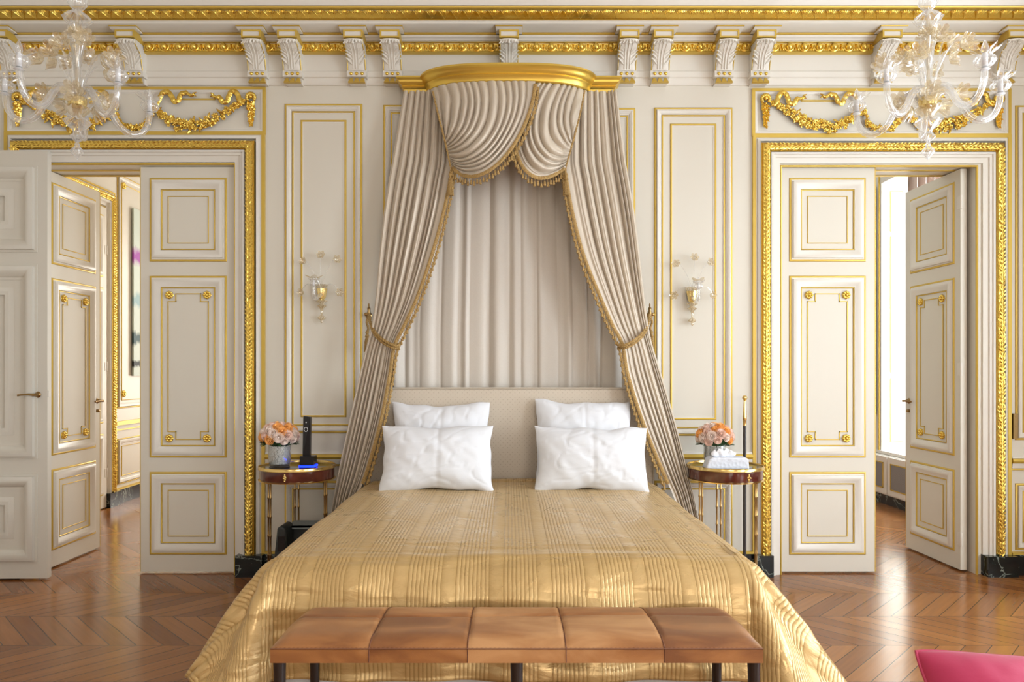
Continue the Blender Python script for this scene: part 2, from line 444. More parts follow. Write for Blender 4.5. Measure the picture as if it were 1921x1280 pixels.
def hide_mat():
    m, nt, b = new_mat('tan_cowhide_leather')
    tc = N(nt, 'ShaderNodeTexCoord'); sp = N(nt, 'ShaderNodeSeparateXYZ'); nt.links.new(tc.outputs['Object'], sp.inputs[0])
    pid = math_n(nt, 'FLOOR', math_n(nt, 'DIVIDE', math_n(nt, 'ADD', sp.outputs[0], .735), .294))
    wn = N(nt, 'ShaderNodeTexWhiteNoise'); wn.noise_dimensions = '1D'; nt.links.new(pid, wn.inputs['W'])
    mp = N(nt, 'ShaderNodeMapping'); mp.inputs['Scale'].default_value = (3.5, 8, 8)
    nt.links.new(tc.outputs['Object'], mp.inputs[0])
    ad = N(nt, 'ShaderNodeVectorMath'); ad.operation = 'ADD'
    nt.links.new(mp.outputs[0], ad.inputs[0]); nt.links.new(wn.outputs['Color'], ad.inputs[1])
    nz = N(nt, 'ShaderNodeTexNoise'); nz.inputs['Scale'].default_value = 1; nz.inputs['Detail'].default_value = 4; nz.inputs['Distortion'].default_value = .6
    nt.links.new(ad.outputs[0], nz.inputs['Vector'])
    cr = N(nt, 'ShaderNodeValToRGB'); nt.links.new(math_n(nt, 'ADD', nz.outputs['Fac'], math_n(nt, 'MULTIPLY', math_n(nt, 'SUBTRACT', wn.outputs['Value'], .5), .25)), cr.inputs[0])
    e = cr.color_ramp.elements
    e[0].position = .3; e[0].color = (.20,.068,.018,1)
    e[1].position = .72; e[1].color = (.54,.275,.11,1)
    x = e.new(.5); x.color = (.36,.145,.042,1)
    nt.links.new(cr.outputs[0], b.inputs['Base Color'])
    fur = N(nt, 'ShaderNodeTexNoise'); fur.inputs['Scale'].default_value = 160; nt.links.new(mp.outputs[0], fur.inputs['Vector'])
    bp = N(nt, 'ShaderNodeBump'); bp.inputs['Strength'].default_value = .25; bp.inputs['Distance'].default_value = .002
    nt.links.new(fur.outputs['Fac'], bp.inputs['Height']); nt.links.new(bp.outputs[0], b.inputs['Normal'])
    b.inputs['Roughness'].default_value = .28; b.inputs['Sheen Weight'].default_value = .05
    return m
HIDE = hide_mat()

def art_mat():
    m, nt, b = new_mat('abstract_glass_art')
    tc = N(nt, 'ShaderNodeTexCoord')
    nz = N(nt, 'ShaderNodeTexNoise'); nz.inputs['Scale'].default_value = 2.2; nz.inputs['Detail'].default_value = 3; nz.inputs['Distortion'].default_value = 1.6
    nt.links.new(tc.outputs['Object'], nz.inputs['Vector'])
    sp = N(nt, 'ShaderNodeSeparateXYZ'); nt.links.new(tc.outputs['Object'], sp.inputs[0])
    base = (.60,.68,.62,1)
    prev = None
    for z0, wdt, colr in ((1.27,.15,(.38,.09,.42,1)), (.80,.13,(.30,.46,.50,1)), (.40,.12,(.05,.10,.11,1)), (.13,.06,(.02,.02,.02,1))):
        g = math_n(nt, 'SUBTRACT', 1.0, math_n(nt, 'DIVIDE', math_n(nt, 'ABSOLUTE', math_n(nt, 'SUBTRACT', sp.outputs[2], z0)), wdt))
        g = math_n(nt, 'ADD', g, math_n(nt, 'MULTIPLY', math_n(nt, 'SUBTRACT', nz.outputs['Fac'], .5), 2.2))
        mr = N(nt, 'ShaderNodeMapRange'); mr.inputs['From Min'].default_value = .3; mr.inputs['From Max'].default_value = .7; nt.links.new(g, mr.inputs['Value'])
        mx = N(nt, 'ShaderNodeMix'); mx.data_type = 'RGBA'; nt.links.new(mr.outputs[0], mx.inputs['Factor'])
        if prev is None: mx.inputs['A'].default_value = base
        else: nt.links.new(prev, mx.inputs['A'])
        mx.inputs['B'].default_value = colr; prev = mx.outputs['Result']
    nt.links.new(prev, b.inputs['Base Color']); b.inputs['Roughness'].default_value = .45; b.inputs['Specular IOR Level'].default_value = .1
    return m
ART = art_mat()
def mesh_grille():
    m, nt, b = new_mat('grey_wire_mesh')
    tc = N(nt, 'ShaderNodeTexCoord'); ck = N(nt, 'ShaderNodeTexChecker'); ck.inputs['Scale'].default_value = 120
    nt.links.new(tc.outputs['Object'], ck.inputs['Vector'])
    ck.inputs['Color1'].default_value = (.16,.15,.15,1); ck.inputs['Color2'].default_value = (.30,.29,.28,1)
    nt.links.new(ck.outputs[0], b.inputs['Base Color']); b.inputs['Roughness'].default_value = .5
    return m
MESH = mesh_grille()
# =====================================================================
# ROOM SHELL
# =====================================================================
XL, XR = -3.90, 3.85
YF = -8.6; YB = 5.2; HC = 3.95
OPL = (WX(67), WX(441)); OPR = (WX(1465), WX(1831)); OPZ = 2.735; TW = .26
def sbox(name, mat, *boxes):
    mb = MB()
    for b in boxes: mb.box(*b)
    return struct(mb.build(name, mat, smooth=False))
sbox('floor', PARQ, (XL-.6, XR+.6, YF-.2, YB+.2, -.08, 0))
sbox('ceiling', CEIL, (XL-.6, XR+.6, YF-.2, YB+.2, HC, HC+.1))
sbox('wall_back', CREAM, (XL-.2, OPL[0], 0, TW, 0, HC), (OPL[1], OPR[0], 0, TW, 0, HC), (OPR[1], XR+.3, 0, TW, 0, HC),
     (OPL[0], OPL[1], 0, TW, OPZ, HC), (OPR[0], OPR[1], 0, TW, OPZ, HC))
def wall_holes_x(name, x0, x1, y0, y1, holes, mat=CREAM):
    """wall in the YZ plane with rectangular holes (y0,y1,z0,z1)"""
    bs = []; y = y0
    for (a, b_, c, d) in sorted(holes):
        bs += [(x0, x1, y, a, 0, HC), (x0, x1, a, b_, 0, c), (x0, x1, a, b_, d, HC)]; y = b_
    bs.append((x0, x1, y, y1, 0, HC))
    return sbox(name, mat, *bs)
WINS = [(-2.35, -1.05, .35, 3.2), (-4.75, -3.35, .35, 3.2), (-7.2, -5.8, .35, 3.2)]
wall_holes_x('wall_right', XR, XR+.35, YF, 0, WINS)
sbox('wall_left', CREAM, (XL-.2, XL, YF, 0, 0, HC))
FW = [(-2.6,-1.2,.35,3.2), (.8,2.4,.35,3.2)]
fb = []; x = XL-.2
for (a, b_, c, d) in FW:
    fb += [(x, a, YF-.2, YF, 0, HC), (a, b_, YF-.2, YF, 0, c), (a, b_, YF-.2, YF, d, HC)]; x = b_
fb.append((x, XR+.3, YF-.2, YF, 0, HC))
sbox('wall_front', CREAM, *fb)
# rooms beyond the two doorways
sbox('wall_annex_left', CREAM, (XL-.32, XL-.12, TW, YB, 0, HC))
sbox('wall_annex_middle', CREAM, (-.1, .1, TW, YB, 0, HC))
AW = (1.25, 2.62, .53, 3.3)
wall_holes_x('wall_annex_right', XR, XR+.34, TW, YB, [AW])
FILL_WIN = (-3.1, -1.3, .5, 3.2)  # unseen window added in the annex back wall to light the left room
sbox('wall_annex_back', CREAM, (XL-.25, FILL_WIN[0], YB, YB+.2, 0, HC), (FILL_WIN[1], XR+.35, YB, YB+.2, 0, HC),
     (FILL_WIN[0], FILL_WIN[1], YB, YB+.2, 0, FILL_WIN[2]), (FILL_WIN[0], FILL_WIN[1], YB, YB+.2, FILL_WIN[3], HC))
# windows of the main room and the rooms beyond; the annex back one is added
wn = 0
def window_x(y0, y1, z0, z1, x, t=.05):
    global wn; wn += 1
    e = struct(empty('window_%d' % wn, (x, (y0+y1)/2, z0)))
    mb = MB(); ym = (y0+y1)/2; w = .055
    for (a, b_, c, d) in ((y0, y0+w, z0, z1), (y1-w, y1, z0, z1), (ym-w*.7, ym+w*.7, z0, z1)): mb.box(x, x+t, a, b_, c, d)
    for z in (z0, z0+(z1-z0)*.45, z0+(z1-z0)*.78, z1-w): mb.box(x+.002, x+t-.002, y0, y1, z, z+w)
    mb.build('window_frame', WHITE, e, smooth=False)
def window_y(x0, x1, z0, z1, y, t=.05):
    global wn; wn += 1
    e = struct(empty('window_%d' % wn, ((x0+x1)/2, y, z0)))
    mb = MB(); xm = (x0+x1)/2; w = .055
    for (a, b_) in ((x0, x0+w), (x1-w, x1), (xm-w*.7, xm+w*.7)): mb.box(a, b_, y, y+t, z0, z1)
    for z in (z0, z0+(z1-z0)*.45, z0+(z1-z0)*.78, z1-w): mb.box(x0, x1, y+.002, y+t-.002, z, z+w)
    mb.build('window_frame', WHITE, e, smooth=False)
for w in WINS: window_x(w[0], w[1], w[2], w[3], XR+.28)
window_x(*AW, XR+.29)
for w in FW: window_y(w[0], w[1], w[2], w[3], YF-.17)
window_y(*FILL_WIN, YB+.12)  # frame of the added annex window

# =====================================================================
# MOULDINGS
# =====================================================================
def halfround(w, h, n=6, u0=0.0, base=0.0):
    return [(u0, 0)] + [(u0 + w*.5*(1-cos(pi*k/n)), base + h*sin(pi*k/n)*.9 + .001) for k in range(n+1)] + [(u0+w, 0)]
def fillet(w, h, u0=0.0): return [(u0, 0), (u0, h), (u0+w, h), (u0+w, 0)]
def cyma(w, h, u0=0.0):
    return [(u0, 0), (u0, h*.75), (u0+w*.12, h), (u0+w*.3, h), (u0+w*.34, h*.8), (u0+w*.55, h*.72), (u0+w*.75, h*.4), (u0+w*.82, h*.2), (u0+w*.95, h*.25), (u0+w, 0)]
tn = 0
def trim(loc=(0,0,0)):
    global tn; tn += 1
    return struct(empty('trim_%d' % tn, loc))
def ringpx(mb, x0, y0, x1, y1, prof):
    mb.ring(WX(x0), WZ(y1), WX(x1), WZ(y0), prof)
PX = S0  # metres per pixel on the wall
def wall_panel(x0, y0, x1, y1, offs=(0, 14, 30), bottoms=None, rosettes=False):
    """outer gilt line, white cyma, gilt line, inner gilt line"""
    t = trim((WX((x0+x1)/2), 0, WZ(y1)))
    g = MB(); w = MB()
    ringpx(g, x0, y0, x1, y1, halfround(4.8*PX, .009))
    ringpx(w, x0, y0, x1, y1, cyma(9.5*PX, .018, 4.3*PX))
    ringpx(g, x0+offs[1], y0+offs[1], x1-offs[1], y1-offs[1], halfround(3.2*PX, .008))
    ringpx(w, x0+offs[1]+2.6, y0+offs[1]+2.6, x1-offs[1]-2.6, y1-offs[1]-2.6, fillet(2*PX, .003))
    if len(offs) > 2:
        o = offs[2]
        ringpx(g, x0+o, y0+o, x1-o, y1-o, halfround(4*PX, .006))
        ringpx(w, x0+o+3.4, y0+o+3.4, x1-o-3.4, y1-o-3.4, fillet(2.4*PX, .003))
    g.build('gilded_line', GOLD, t); w.build('moulding', WHITE, t)
    return t
# upper tall panels (left, behind the canopy, right), lower dado panels
wall_panel(534, 195, 680, 813); wall_panel(719, 197, 868, 813)
wall_panel(1045, 203, 1192, 818); wall_panel(1227, 202, 1374, 818)
wall_panel(1904, 198, 1990, 826)
for a, b_ in ((534, 680), (719, 868), (1045, 1192), (1227, 1374)): wall_panel(a, 902, b_, 1034, (0, 14))
wall_panel(1904, 907, 1990, 1032, (0, 14))
# chair rail between the doorcases, and gilt uprights
def rail(x0, x1, dy=0):
    t = trim((WX(x0), 0, WZ(872)))
    g = MB(); w = MB(); X0, X1 = WX(x0), WX(x1)
    g.prism_x([(0, WZ(861+dy)), (-.022, WZ(861+dy)), (-.030, WZ(857+dy)), (-.022, WZ(852+dy)), (0, WZ(852+dy))], X0, X1)
    g.prism_x([(0, WZ(874+dy)), (-.010, WZ(874+dy)), (-.010, WZ(871+dy)), (0, WZ(871+dy))], X0, X1)
    w.prism_x([(0, WZ(870.5+dy)), (-.014, WZ(870.5+dy)), (-.02, WZ(861.3+dy)), (0, WZ(861.3+dy))], X0, X1)
    w.prism_x([(0, WZ(851.7+dy)), (-.018, WZ(851.7+dy)), (-.012, WZ(848+dy)), (0, WZ(848+dy))], X0, X1)
    g.build('gilded_line', GOLD, t); w.build('moulding', WHITE, t)
rail(499, 1410, 0); rail(1896, 1990, 8)

def torus_leaves(mb, pts_dir, R=.030, rnd=random.Random(3)):
    """laurel leaves laid along a half round; pts_dir list of (origin, dir, length)"""
    for (o, d, L) in pts_dir:
        o = Vector(o); d = Vector(d); out = Vector((0,-1,0)); side = d.cross(out)
        n = int(L/.026)
        for i in range(n):
            for k, a in enumerate((-.72, -.25, .25, .72)):
                s = (i + .5*(k % 2))*L/n + rnd.uniform(-.003, .003)
                nrm = out*cos(a) + side*sin(a)
                c = o + d*s + nrm*R*.92
                tilt = rnd.uniform(-.15, .75)*(1 if a > 0 else -1)
                ax = (d + side*tilt + nrm*rnd.uniform(0,.14)).normalized(); bx = nrm.cross(ax).normalized()
                l, w2, h = rnd.uniform(.014,.021), rnd.uniform(.006,.009), .005
                vs = [c-ax*l, c+ax*l, c+bx*w2-nrm*.002, c-bx*w2-nrm*.002, c+nrm*h+ax*.002, c-nrm*.01]
                mb.add(vs, [(0,2,4),(2,1,4),(1,3,4),(3,0,4)])
def doorcase(x0, x1, yt, cx0, cx1, cyt, ix0, ix1, iyt, zb=.142):
    t = trim((WX((x0+x1)/2), 0, 0))
    X = WX
    g = MB(); g.ushape(X(x0), X(x1), .0, WZ(yt), fillet(6.2*PX, .016))
    g.ushape(X(ix0), X(ix1), 0, WZ(iyt), halfround(4*PX, .014)); g.build('gilded_line', GOLD, t)
    w = MB()
    w.ushape(X(x0+6.2), X(x1-6.2), 0, WZ(yt+6.2), [(0,0),(0,.010),(2.5*PX,.010),(3*PX,.020),(6*PX,.022),(8*PX,.030),((cx0-x0-6.4)*PX,.030),((cx0-x0-6.3)*PX,0)])
    w.ushape(X(cx0+18), X(cx1-18), 0, WZ(cyt+18), [(0,0),(0,.040),(4*PX,.040),(4.5*PX,.031),(9*PX,.028),(9.5*PX,.018),(14*PX,.015),((ix0-cx0-18.2)*PX,.012),((ix0-cx0-18.1)*PX,0)])
    w.build('moulding', WHITE, t)
    c = MB(); Wc = 17.5*PX
    c.ushape(X(cx0), X(cx1), zb, WZ(cyt), [(0,0),(0,.030),(.004,.036)]+[(.006+(Wc-.012)*.5*(1-cos(pi*k/8)), .034+.024*sin(pi*k/8)) for k in range(9)]+[(Wc-.004,.036),(Wc,.030),(Wc,0)])
    zt = WZ(cyt) - Wc/2; xa, xb = X(cx0)+Wc/2, X(cx1)-Wc/2
    torus_leaves(c, [((xa, -.030, zb), (0,0,1), zt-zb), ((xb, -.030, zb), (0,0,1), zt-zb),
                     (((xa+xb)/2, -.030, zt), (1,0,0), (xb-xa)/2), (((xa+xb)/2, -.030, zt), (-1,0,0), (xb-xa)/2)])
    c.build('carved_frame', GOLDC, t, ang=50)
    return t
doorcase(10, 498, 248, 25, 480.5, 266.5, 64, 443.5, 306)
doorcase(1411, 1895, 253, 1425, 1878.5, 270.5, 1462, 1834, 310)
# baseboards of veined black marble
def base(name, *bx):
    mb = MB()
    for b in bx: mb.box(*b)
    struct(mb.build(name, MARBLE, smooth=False))
base('baseboard_left', (XL, WX(12), -.035, 0, 0, .142), (WX(12), WX(44), -.075, 0, 0, .142))
base('baseboard_back', (WX(449), WX(498), -.075, 0, 0, .142), (WX(498), WX(1411), -.03, 0, 0, .142), (WX(1411), WX(1444), -.075, 0, 0, .142))
base('baseboard_right', (WX(1840), WX(1896), -.075, 0, 0, .135), (WX(1896), XR, -.03, 0, 0, .135))
gb = MB(); gb.prism_x([(0,.142),(-.022,.142),(-.022,.153),(0,.157)], WX(498), WX(1411)); gb.prism_x([(0,.135),(-.022,.135),(-.022,.148),(0,.152)], WX(1896), XR)
t = trim((0,0,.142)); gb.build('gilded_line', GOLD, t)
# gilt uprights flanking the doorcases beyond the right door
t = trim((WX(1912), 0, .15))

# ----- cornice -----
t = trim((0, 0, 3.26))
x0, x1 = XL, XR
w = MB()
w.prism_x([(0,3.264),(-.012,3.264),(-.022,3.28),(-.022,3.305),(-.032,3.31),(-.036,3.345),(-.026,3.352),(-.026,3.46),(0,3.46)], x0, x1)
w.prism_x([(0,3.462),(-.05,3.462),(-.062,3.522),(-.088,3.525),(-.098,3.536),(-.112,3.540),(-.118,3.549),(0,3.549)], x0, x1)
w.prism_x([(0,3.560),(-.136,3.560),(-.165,3.564),(-.22,3.565),(-.228,3.568),(-.228,3.581),(-.236,3.585),(0,3.585)], x0, x1)
w.prism_x([(0,3.591),(-.234,3.591),(-.290,3.622),(0,3.622)], x0, x1)
w.prism_x([(0,3.636),(-.325,3.636),(-.34,3.655),(-.36,3.70),(-.42,3.80),(-.55,3.95),(0,3.95)], x0, x1)
w.build('moulding', WHITE, t)
g = MB()
g.prism_x([(0,3.549),(-.128,3.549),(-.134,3.554),(-.130,3.560),(0,3.560)], x0, x1)
g.prism_x([(0,3.460),(-.048,3.460),(-.062,3.463),(-.058,3.472),(0,3.472)], x0, x1)
g.prism_x([(-.05,3.520),(-.075,3.520),(-.078,3.527),(-.06,3.529)], x0, x1)
g.prism_x([(0,3.585),(-.240,3.585),(-.244,3.588),(-.240,3.591),(0,3.591)], x0, x1)
g.prism_x([(0,3.623),(-.302,3.623),(-.316,3.627),(-.320,3.635),(0,3.635)], x0, x1)
g.build('gilded_line', GOLD, t)
# egg and dart
eg = MB(); n = int((x1-x0)/.098)
for i in range(n):
    X = x0 + (i+.5)*(x1-x0)/n
    eg.ball((X, -.064, 3.497), (.021, .026, .025), 12, 8)
    arc = [(X+.031*cos(a), -.062, 3.500+.031*sin(a)) for a in [pi*.93+k*(pi*1.14)/8 for k in range(9)]]
    eg.tube(arc, .0058, 6)
    xd = X + .049
    eg.add([(xd-.010,-.058,3.517),(xd+.010,-.058,3.517),(xd,-.058,3.472),(xd,-.078,3.505)], [(0,2,3),(2,1,3),(1,0,3)])
    for sd in (-1, 1): eg.ball((xd+sd*.011, -.062, 3.484), (.004,.006,.012), 6, 4)
eg.prism_x([(-.045,3.474),(-.056,3.474),(-.062,3.519),(-.045,3.519)], x0, x1)
eg.build('egg_and_dart', GOLDC, t)
# acanthus band of the cyma
lf = MB(); n = int((x1-x0)/.078); rnd = random.Random(5)
for i in range(n):
    X = x0 + (i+.5)*(x1-x0)/n
    def S(u, v):  # u across -1..1, v up 0..1
        return Vector((X+u*.040, -.240-.058*v-.012*(1-abs(u)), 3.606+.020*v))
    for k in range(-3, 4):
        a = k/3.2
        pts = []
        for q in range(4):
            f = q/3
            pts.append(Vector((X + a*.037*f**.8, -.250-.050*f-.014*sin(pi*f), 3.591+.029*f*(1-.22*abs(a)) )))
        lf.tube(pts, [.0035, .0062, .0066, .004], 6)
    lf.ball((X, -.258, 3.597), (.007,.009,.007), 8, 5); lf.ball((X+.039, -.262, 3.610), (.005,.008,.009), 6, 4)
lf.prism_x([(-.232,3.590),(-.243,3.590),(-.293,3.618),(-.232,3.622)], x0, x1)
lf.build('acanthus_band', GOLDC, t)

def leaf(mb, c, ax, nrm, l, w, h):
    ax = Vector(ax).normalized(); nrm = Vector(nrm).normalized(); bx = nrm.cross(ax).normalized(); c = Vector(c)
    ts = ((-1, 0), (-.55, .7), (0, 1), (.5, .65), (1, 0))
    vs = []
    for t_, ww in ts:
        mid = c + ax*l*t_
        vs += [mid + bx*w*ww, mid + nrm*h*(1-t_*t_)*1.0 + nrm*h*.4*max(t_,0), mid - bx*w*ww]
    fs = []
    for i in range(4):
        fs += [(i*3, i*3+3, i*3+4, i*3+1), (i*3+1, i*3+4, i*3+5, i*3+2)]
    mb.add(vs, fs)
def blossom(mb, c, r, rnd, petals=5):
    c = Vector(c); a0 = rnd.uniform(0, 6)
    tx, tz = rnd.uniform(-.35,.35), rnd.uniform(-.35,.35)
    for k in range(petals):
        a = a0 + 2*pi*k/petals
        d = Vector((cos(a), -.25, sin(a)))
        leaf(mb, c + d*r*.55, d, (tx+cos(a)*-.35, -1, tz-sin(a)*.35), r*.62, r*.46, r*.30)
    mb.ball(c + Vector((0,-r*.42,0)), r*.27, 6, 4)
# ----- corbels -----
def make_corbel():
    r = empty('corbel', (0,0,0))
    hw = .057
    b_ = MB()
    prof = [(0,3.500),(-.168,3.500),(-.176,3.490),(-.172,3.470),(-.150,3.452),(-.125,3.440),(-.108,3.425),(-.096,3.400),(-.086,3.370),(-.076,3.332),(0,3.332)]
    b_.prism_x(prof, -hw, hw)
    b_.box(-hw-.006, hw+.006, -.080, 0, 3.293, 3.332)
    b_.box(-hw+.004, hw-.004, -.046, 0, 3.256, 3.293)
    b_.box(-hw-.004, hw+.004, -.188, 0, 3.500, 3.548)
    b_.prism_x([(0,3.549),(-.198,3.549),(-.215,3.557),(0,3.557)], -hw-.028, hw+.028)
    b_.build('corbel_body', WHITE, r, ang=30)
    g = MB()
    g.ring(-hw-.006, 3.499, hw+.006, 3.549, fillet(.0105, .192)); 
    for sx in (-1, 1):  # gilt sides of the block and edge line of the scroll
        g.box(sx*(hw+.004)-.0015, sx*(hw+.004)+.0015, -.187, -.09, 3.500, 3.547)
        pts = [(sx*(hw+.001), y-.0005, z) for y, z in prof[2:10]]
        g.tube(pts, .0032, 5)
    g.prism_x([(-.10,3.558),(-.216,3.558),(-.220,3.562),(-.216,3.567),(-.10,3.567)], -hw-.030, hw+.030)
    g.build('gilded_line', GOLD, r)
    a = MB()
    side = prof[2:10]
    def front(v):  # 0 top .. 1 bottom
        t_ = v*(len(side)-1); i = min(int(t_), len(side)-2); f = t_-i
        return lerp(side[i][0], side[i+1][0], f), lerp(side[i][1], side[i+1][1], f)
    def fn(u, v):
        y, z = front(v); x = (u-.5)*2
        edge = 1-abs(x)**4
        wl = .80 + .16*abs(sin(v*pi*4.5+.4)) if v > .12 else 1.06
        return (x*hw*wl, y - .004 - .006*edge - .014*max(0, .2-v)/.2*edge, z)
    a.grid(16, 22, fn)
    for xs, r_ in ((0, .0042), (-.30, .0034), (.30, .0034)):
        pts = []
        for q in range(10):
            v = .10 + .88*q/9; y, z = front(v)
            pts.append(Vector((xs*hw*(1+.6*(1-v)**2), y-.013, z)))
        a.tube(pts, [r_*(.6+.5*q/9) for q in range(10)], 6)
    for q in range(6):
        v = .20 + .135*q
        y, z = front(min(1, v)); y2, z2 = front(max(0, v-.13))
        for k in (-1, 1):
            c0 = Vector((k*hw*.42, y-.010, z)); ax = Vector((k*hw*.62, (y2-y)*.6-.004, (z2-z)*.9+.012))
            leaf(a, c0+ax*.45, ax, (k*.25, -1, -.2), ax.length*.62, .0085, .007)
            leaf(a, c0+ax*.85+Vector((0,-.003,0)), ax+Vector((0,0,-.02)), (k*.5, -1, 0), ax.length*.30, .006, .006)
    for k in range(-3, 4):
        c0 = Vector((k*.0145, -.176-.006*(3-abs(k)), 3.484)); ax = Vector((k*.006, -.012, -.022))
        leaf(a, c0+ax*.3, ax, (k*.12, -1, .35), .024, .010, .008)
    a.ball((0, -.199, 3.462), (.010,.010,.009), 8, 6)
    a.build('acanthus_leaf', WHITE, r, ang=60)
    d = MB()
    for k in (-1, 0, 1):
        d.ball((k*.036, -.080, 3.3125), (.0115,.010,.0115), 10, 6)
    dd = d.build('gilded_button', GOLDC, r)
    for k in (-1, 0, 1):
        q = MB(); x = k*.037
        q.add([(x-.019,-.064,3.254),(x+.019,-.064,3.254),(x+.008,-.064,3.290),(x-.008,-.064,3.290),
               (x-.019,-.088,3.254),(x+.019,-.088,3.254),(x+.005,-.068,3.290),(x-.005,-.068,3.290)],
              [(0,1,2,3),(4,7,6,5),(0,4,5,1),(1,5,6,2),(2,6,7,3),(3,7,4,0)])
        q.build('gilded_drop', GOLD, r, smooth=False)
    return r
cor = make_corbel()
cpx = [19.5, 252, 483, 549, 669.5, 736.5, 955, 1175.5, 1238, 1358, 1426, 1656, 1886]
ords = ['at the far left end of the cornice, partly behind the left chandelier', 'just right of the left chandelier, above the left gilded garland',
        'left one of the pair above the left tall wall panel', 'right one of the pair above the left tall wall panel',
        'left one of the pair beside the left end of the bed crown', 'directly above the left wing of the bed crown',
        'above the middle of the bed crown, its foot hidden', 'directly above the right wing of the bed crown',
        'just right of the right wing of the bed crown', 'above the right tall wall panel, left one of the pair',
        'right one of the pair, at the left end of the right doorcase', 'just left of the right chandelier stem, behind its flowers',
        'at the far right end of the cornice, beyond the right chandelier']
for i, px in enumerate(cpx):
    c = cor if i == 0 else copy_tree(cor)
    c.location = (WX(px, -.07), 0, 0)
    tag(c, 'white acanthus corbel ' + ords[i], 'corbel', 'acanthus corbels under the cornice')

# ----- overdoor panels and garlands -----
def overdoor(x0, x1, y0, y1):
    t = trim((WX((x0+x1)/2), 0, WZ(y1)))
    g = MB(); ringpx(g, x0, y0, x1, y1, fillet(5.5*PX, .014)); 
    w = MB(); ringpx(w, x0, y0, x1, y1, cyma(7*PX, .012, 5*PX))
    xm = (x0+x1)/2
    for a, b_ in ((-150, -88), (88, 150)):
        z = WZ(y0+22.5); g.box(WX(xm+a), WX(xm+b_), -.006, 0, z-.005, z+.005)
    g.build('gilded_line', GOLD, t); w.build('moulding', WHITE, t)
overdoor(10, 499, 164, 253); overdoor(1410, 1895, 167, 257)
def garland(xm, yoff, label):
    r = thing('gilded_garland', label, 'garland', (WX(xm), 0, WZ(245+yoff)), 'gilded garlands over the doors')
    rnd = random.Random(int(xm))
    q = lambda dx, y: Vector((WX(xm+dx), -.012, WZ(y+yoff)))
    for sd in (-1, 1):
        # swag
        m_ = MB()
        path = catmull([q(sd*205, 190), q(sd*180, 207), q(sd*150, 225), q(sd*115, 236), q(sd*80, 235), q(sd*55, 220), q(sd*38, 204)], 60)
        for i, p in enumerate(path):
            f = i/60; fat = .25 + .75*sin(pi*min(1, max(0, (f-.02)/.96)))
            for k in range(3):
                o = Vector((rnd.uniform(-.012,.012), -rnd.uniform(0,.02)*fat-.004, rnd.uniform(-1,1)*.036*fat))
                ty = rnd.random()
                if ty < .5: blossom(m_, p+o, rnd.uniform(.014,.022)*(.5+.5*fat), rnd)
                elif ty < .6: m_.ball(p+o+Vector((0,-.006,0)), rnd.uniform(.008,.013), 7, 5)
                else:
                    a = rnd.uniform(0, 2*pi)
                    leaf(m_, p+o*1.2, (cos(a), -.3, sin(a)), (0,-1,0), rnd.uniform(.018,.028), .009, .007)
        m_.build('swag', GOLDC, r, ang=70)
        # end drop with knot
        m_ = MB(); xe = sd*218
        for i in range(26):
            f = i/25; p = q(xe, 194 + 42*f); wd = .022*(1-f)**.6+.003
            for k in range(3):
                a = rnd.uniform(0, 2*pi)
                leaf(m_, p+Vector((rnd.uniform(-wd,wd), -.006, 0)), (cos(a)*.8, -.25, -.8), (0,-1,0), .019, .009, .008)
            if i % 4 == 0: m_.ball(p+Vector((rnd.uniform(-wd,wd)*.5, -.012, 0)), .009*(1-.5*f), 7, 5)
        for k in range(11):
            a = -pi*.15 + k*pi*1.3/10
            c = q(xe, 185)+Vector((cos(a)*.026, -.010, sin(a)*.026)); m_.ball(c, (.013,.012,.013), 7, 5)
        m_.ball(q(xe, 184)+Vector((0,-.014,0)), .014, 8, 6)
        m_.build('end_drop', GOLDC, r, ang=60)
        # ribbons: from the end knot inwards and from the inner knot outwards
        for (pts) in ([(208,196),(200,196),(193,178),(184,174),(178,182),(174,193),(166,194),(160,186),(150,184),(146,180)],
                      [(44,200),(49,190),(52,179),(62,175),(70,182),(76,193),(84,190),(88,180),(98,177),(107,182),(113,179)]):
            m_ = MB(); path = catmull([q(sd*a, b_) for a, b_ in pts], 40)
            nr = len(path)
            for s2 in (0,):
                vs = []
                for i, p in enumerate(path):
                    tdir = (path[min(i+1,nr-1)]-path[max(i-1,0)]).normalized()
                    nn = Vector((0,-1,0)).cross(tdir).normalized()
                    wd = .017*(1 if i > 5 and i < nr-8 else .6)
                    rip = .004*sin(i*1.9)
                    for k in range(5):
                        u = (k-2)/2
                        vs.append(p + nn*wd*u + Vector((0, -.014-.010*(1-u*u)+rip, 0)))
                fs = [(i*5+k, i*5+k+1, (i+1)*5+k+1, (i+1)*5+k) for i in range(nr-1) for k in range(4)]
                fs += [(i*5, (i+1)*5, (i+1)*5+4, i*5+4) for i in range(nr-1)]
                m_.add(vs, fs)
            e = path[-1]
            leaf(m_, e+Vector((0,-.012,.006)), (sd*(-1 if pts[0][0] > 100 else 1), 0, .5), (0,-1,0), .018, .007, .005)
            leaf(m_, e+Vector((0,-.012,-.008)), (sd*(-1 if pts[0][0] > 100 else 1), 0, -.5), (0,-1,0), .018, .007, .005)
            m_.build('ribbon', GOLDC, r, ang=60)
    # centre drape with its two knots
    m_ = MB()
    for sd in (-1, 1):
        for k in range(16):
            a = rnd.uniform(0, 2*pi); rr = rnd.uniform(0, .030)
            blossom(m_, q(sd*39, 202)+Vector((cos(a)*rr, -.008, sin(a)*rr)), .013, rnd)
    path = catmull([q(-36, 206), q(-30, 225), q(-18, 238), q(0, 242), q(18, 238), q(30, 225), q(36, 206)], 40)
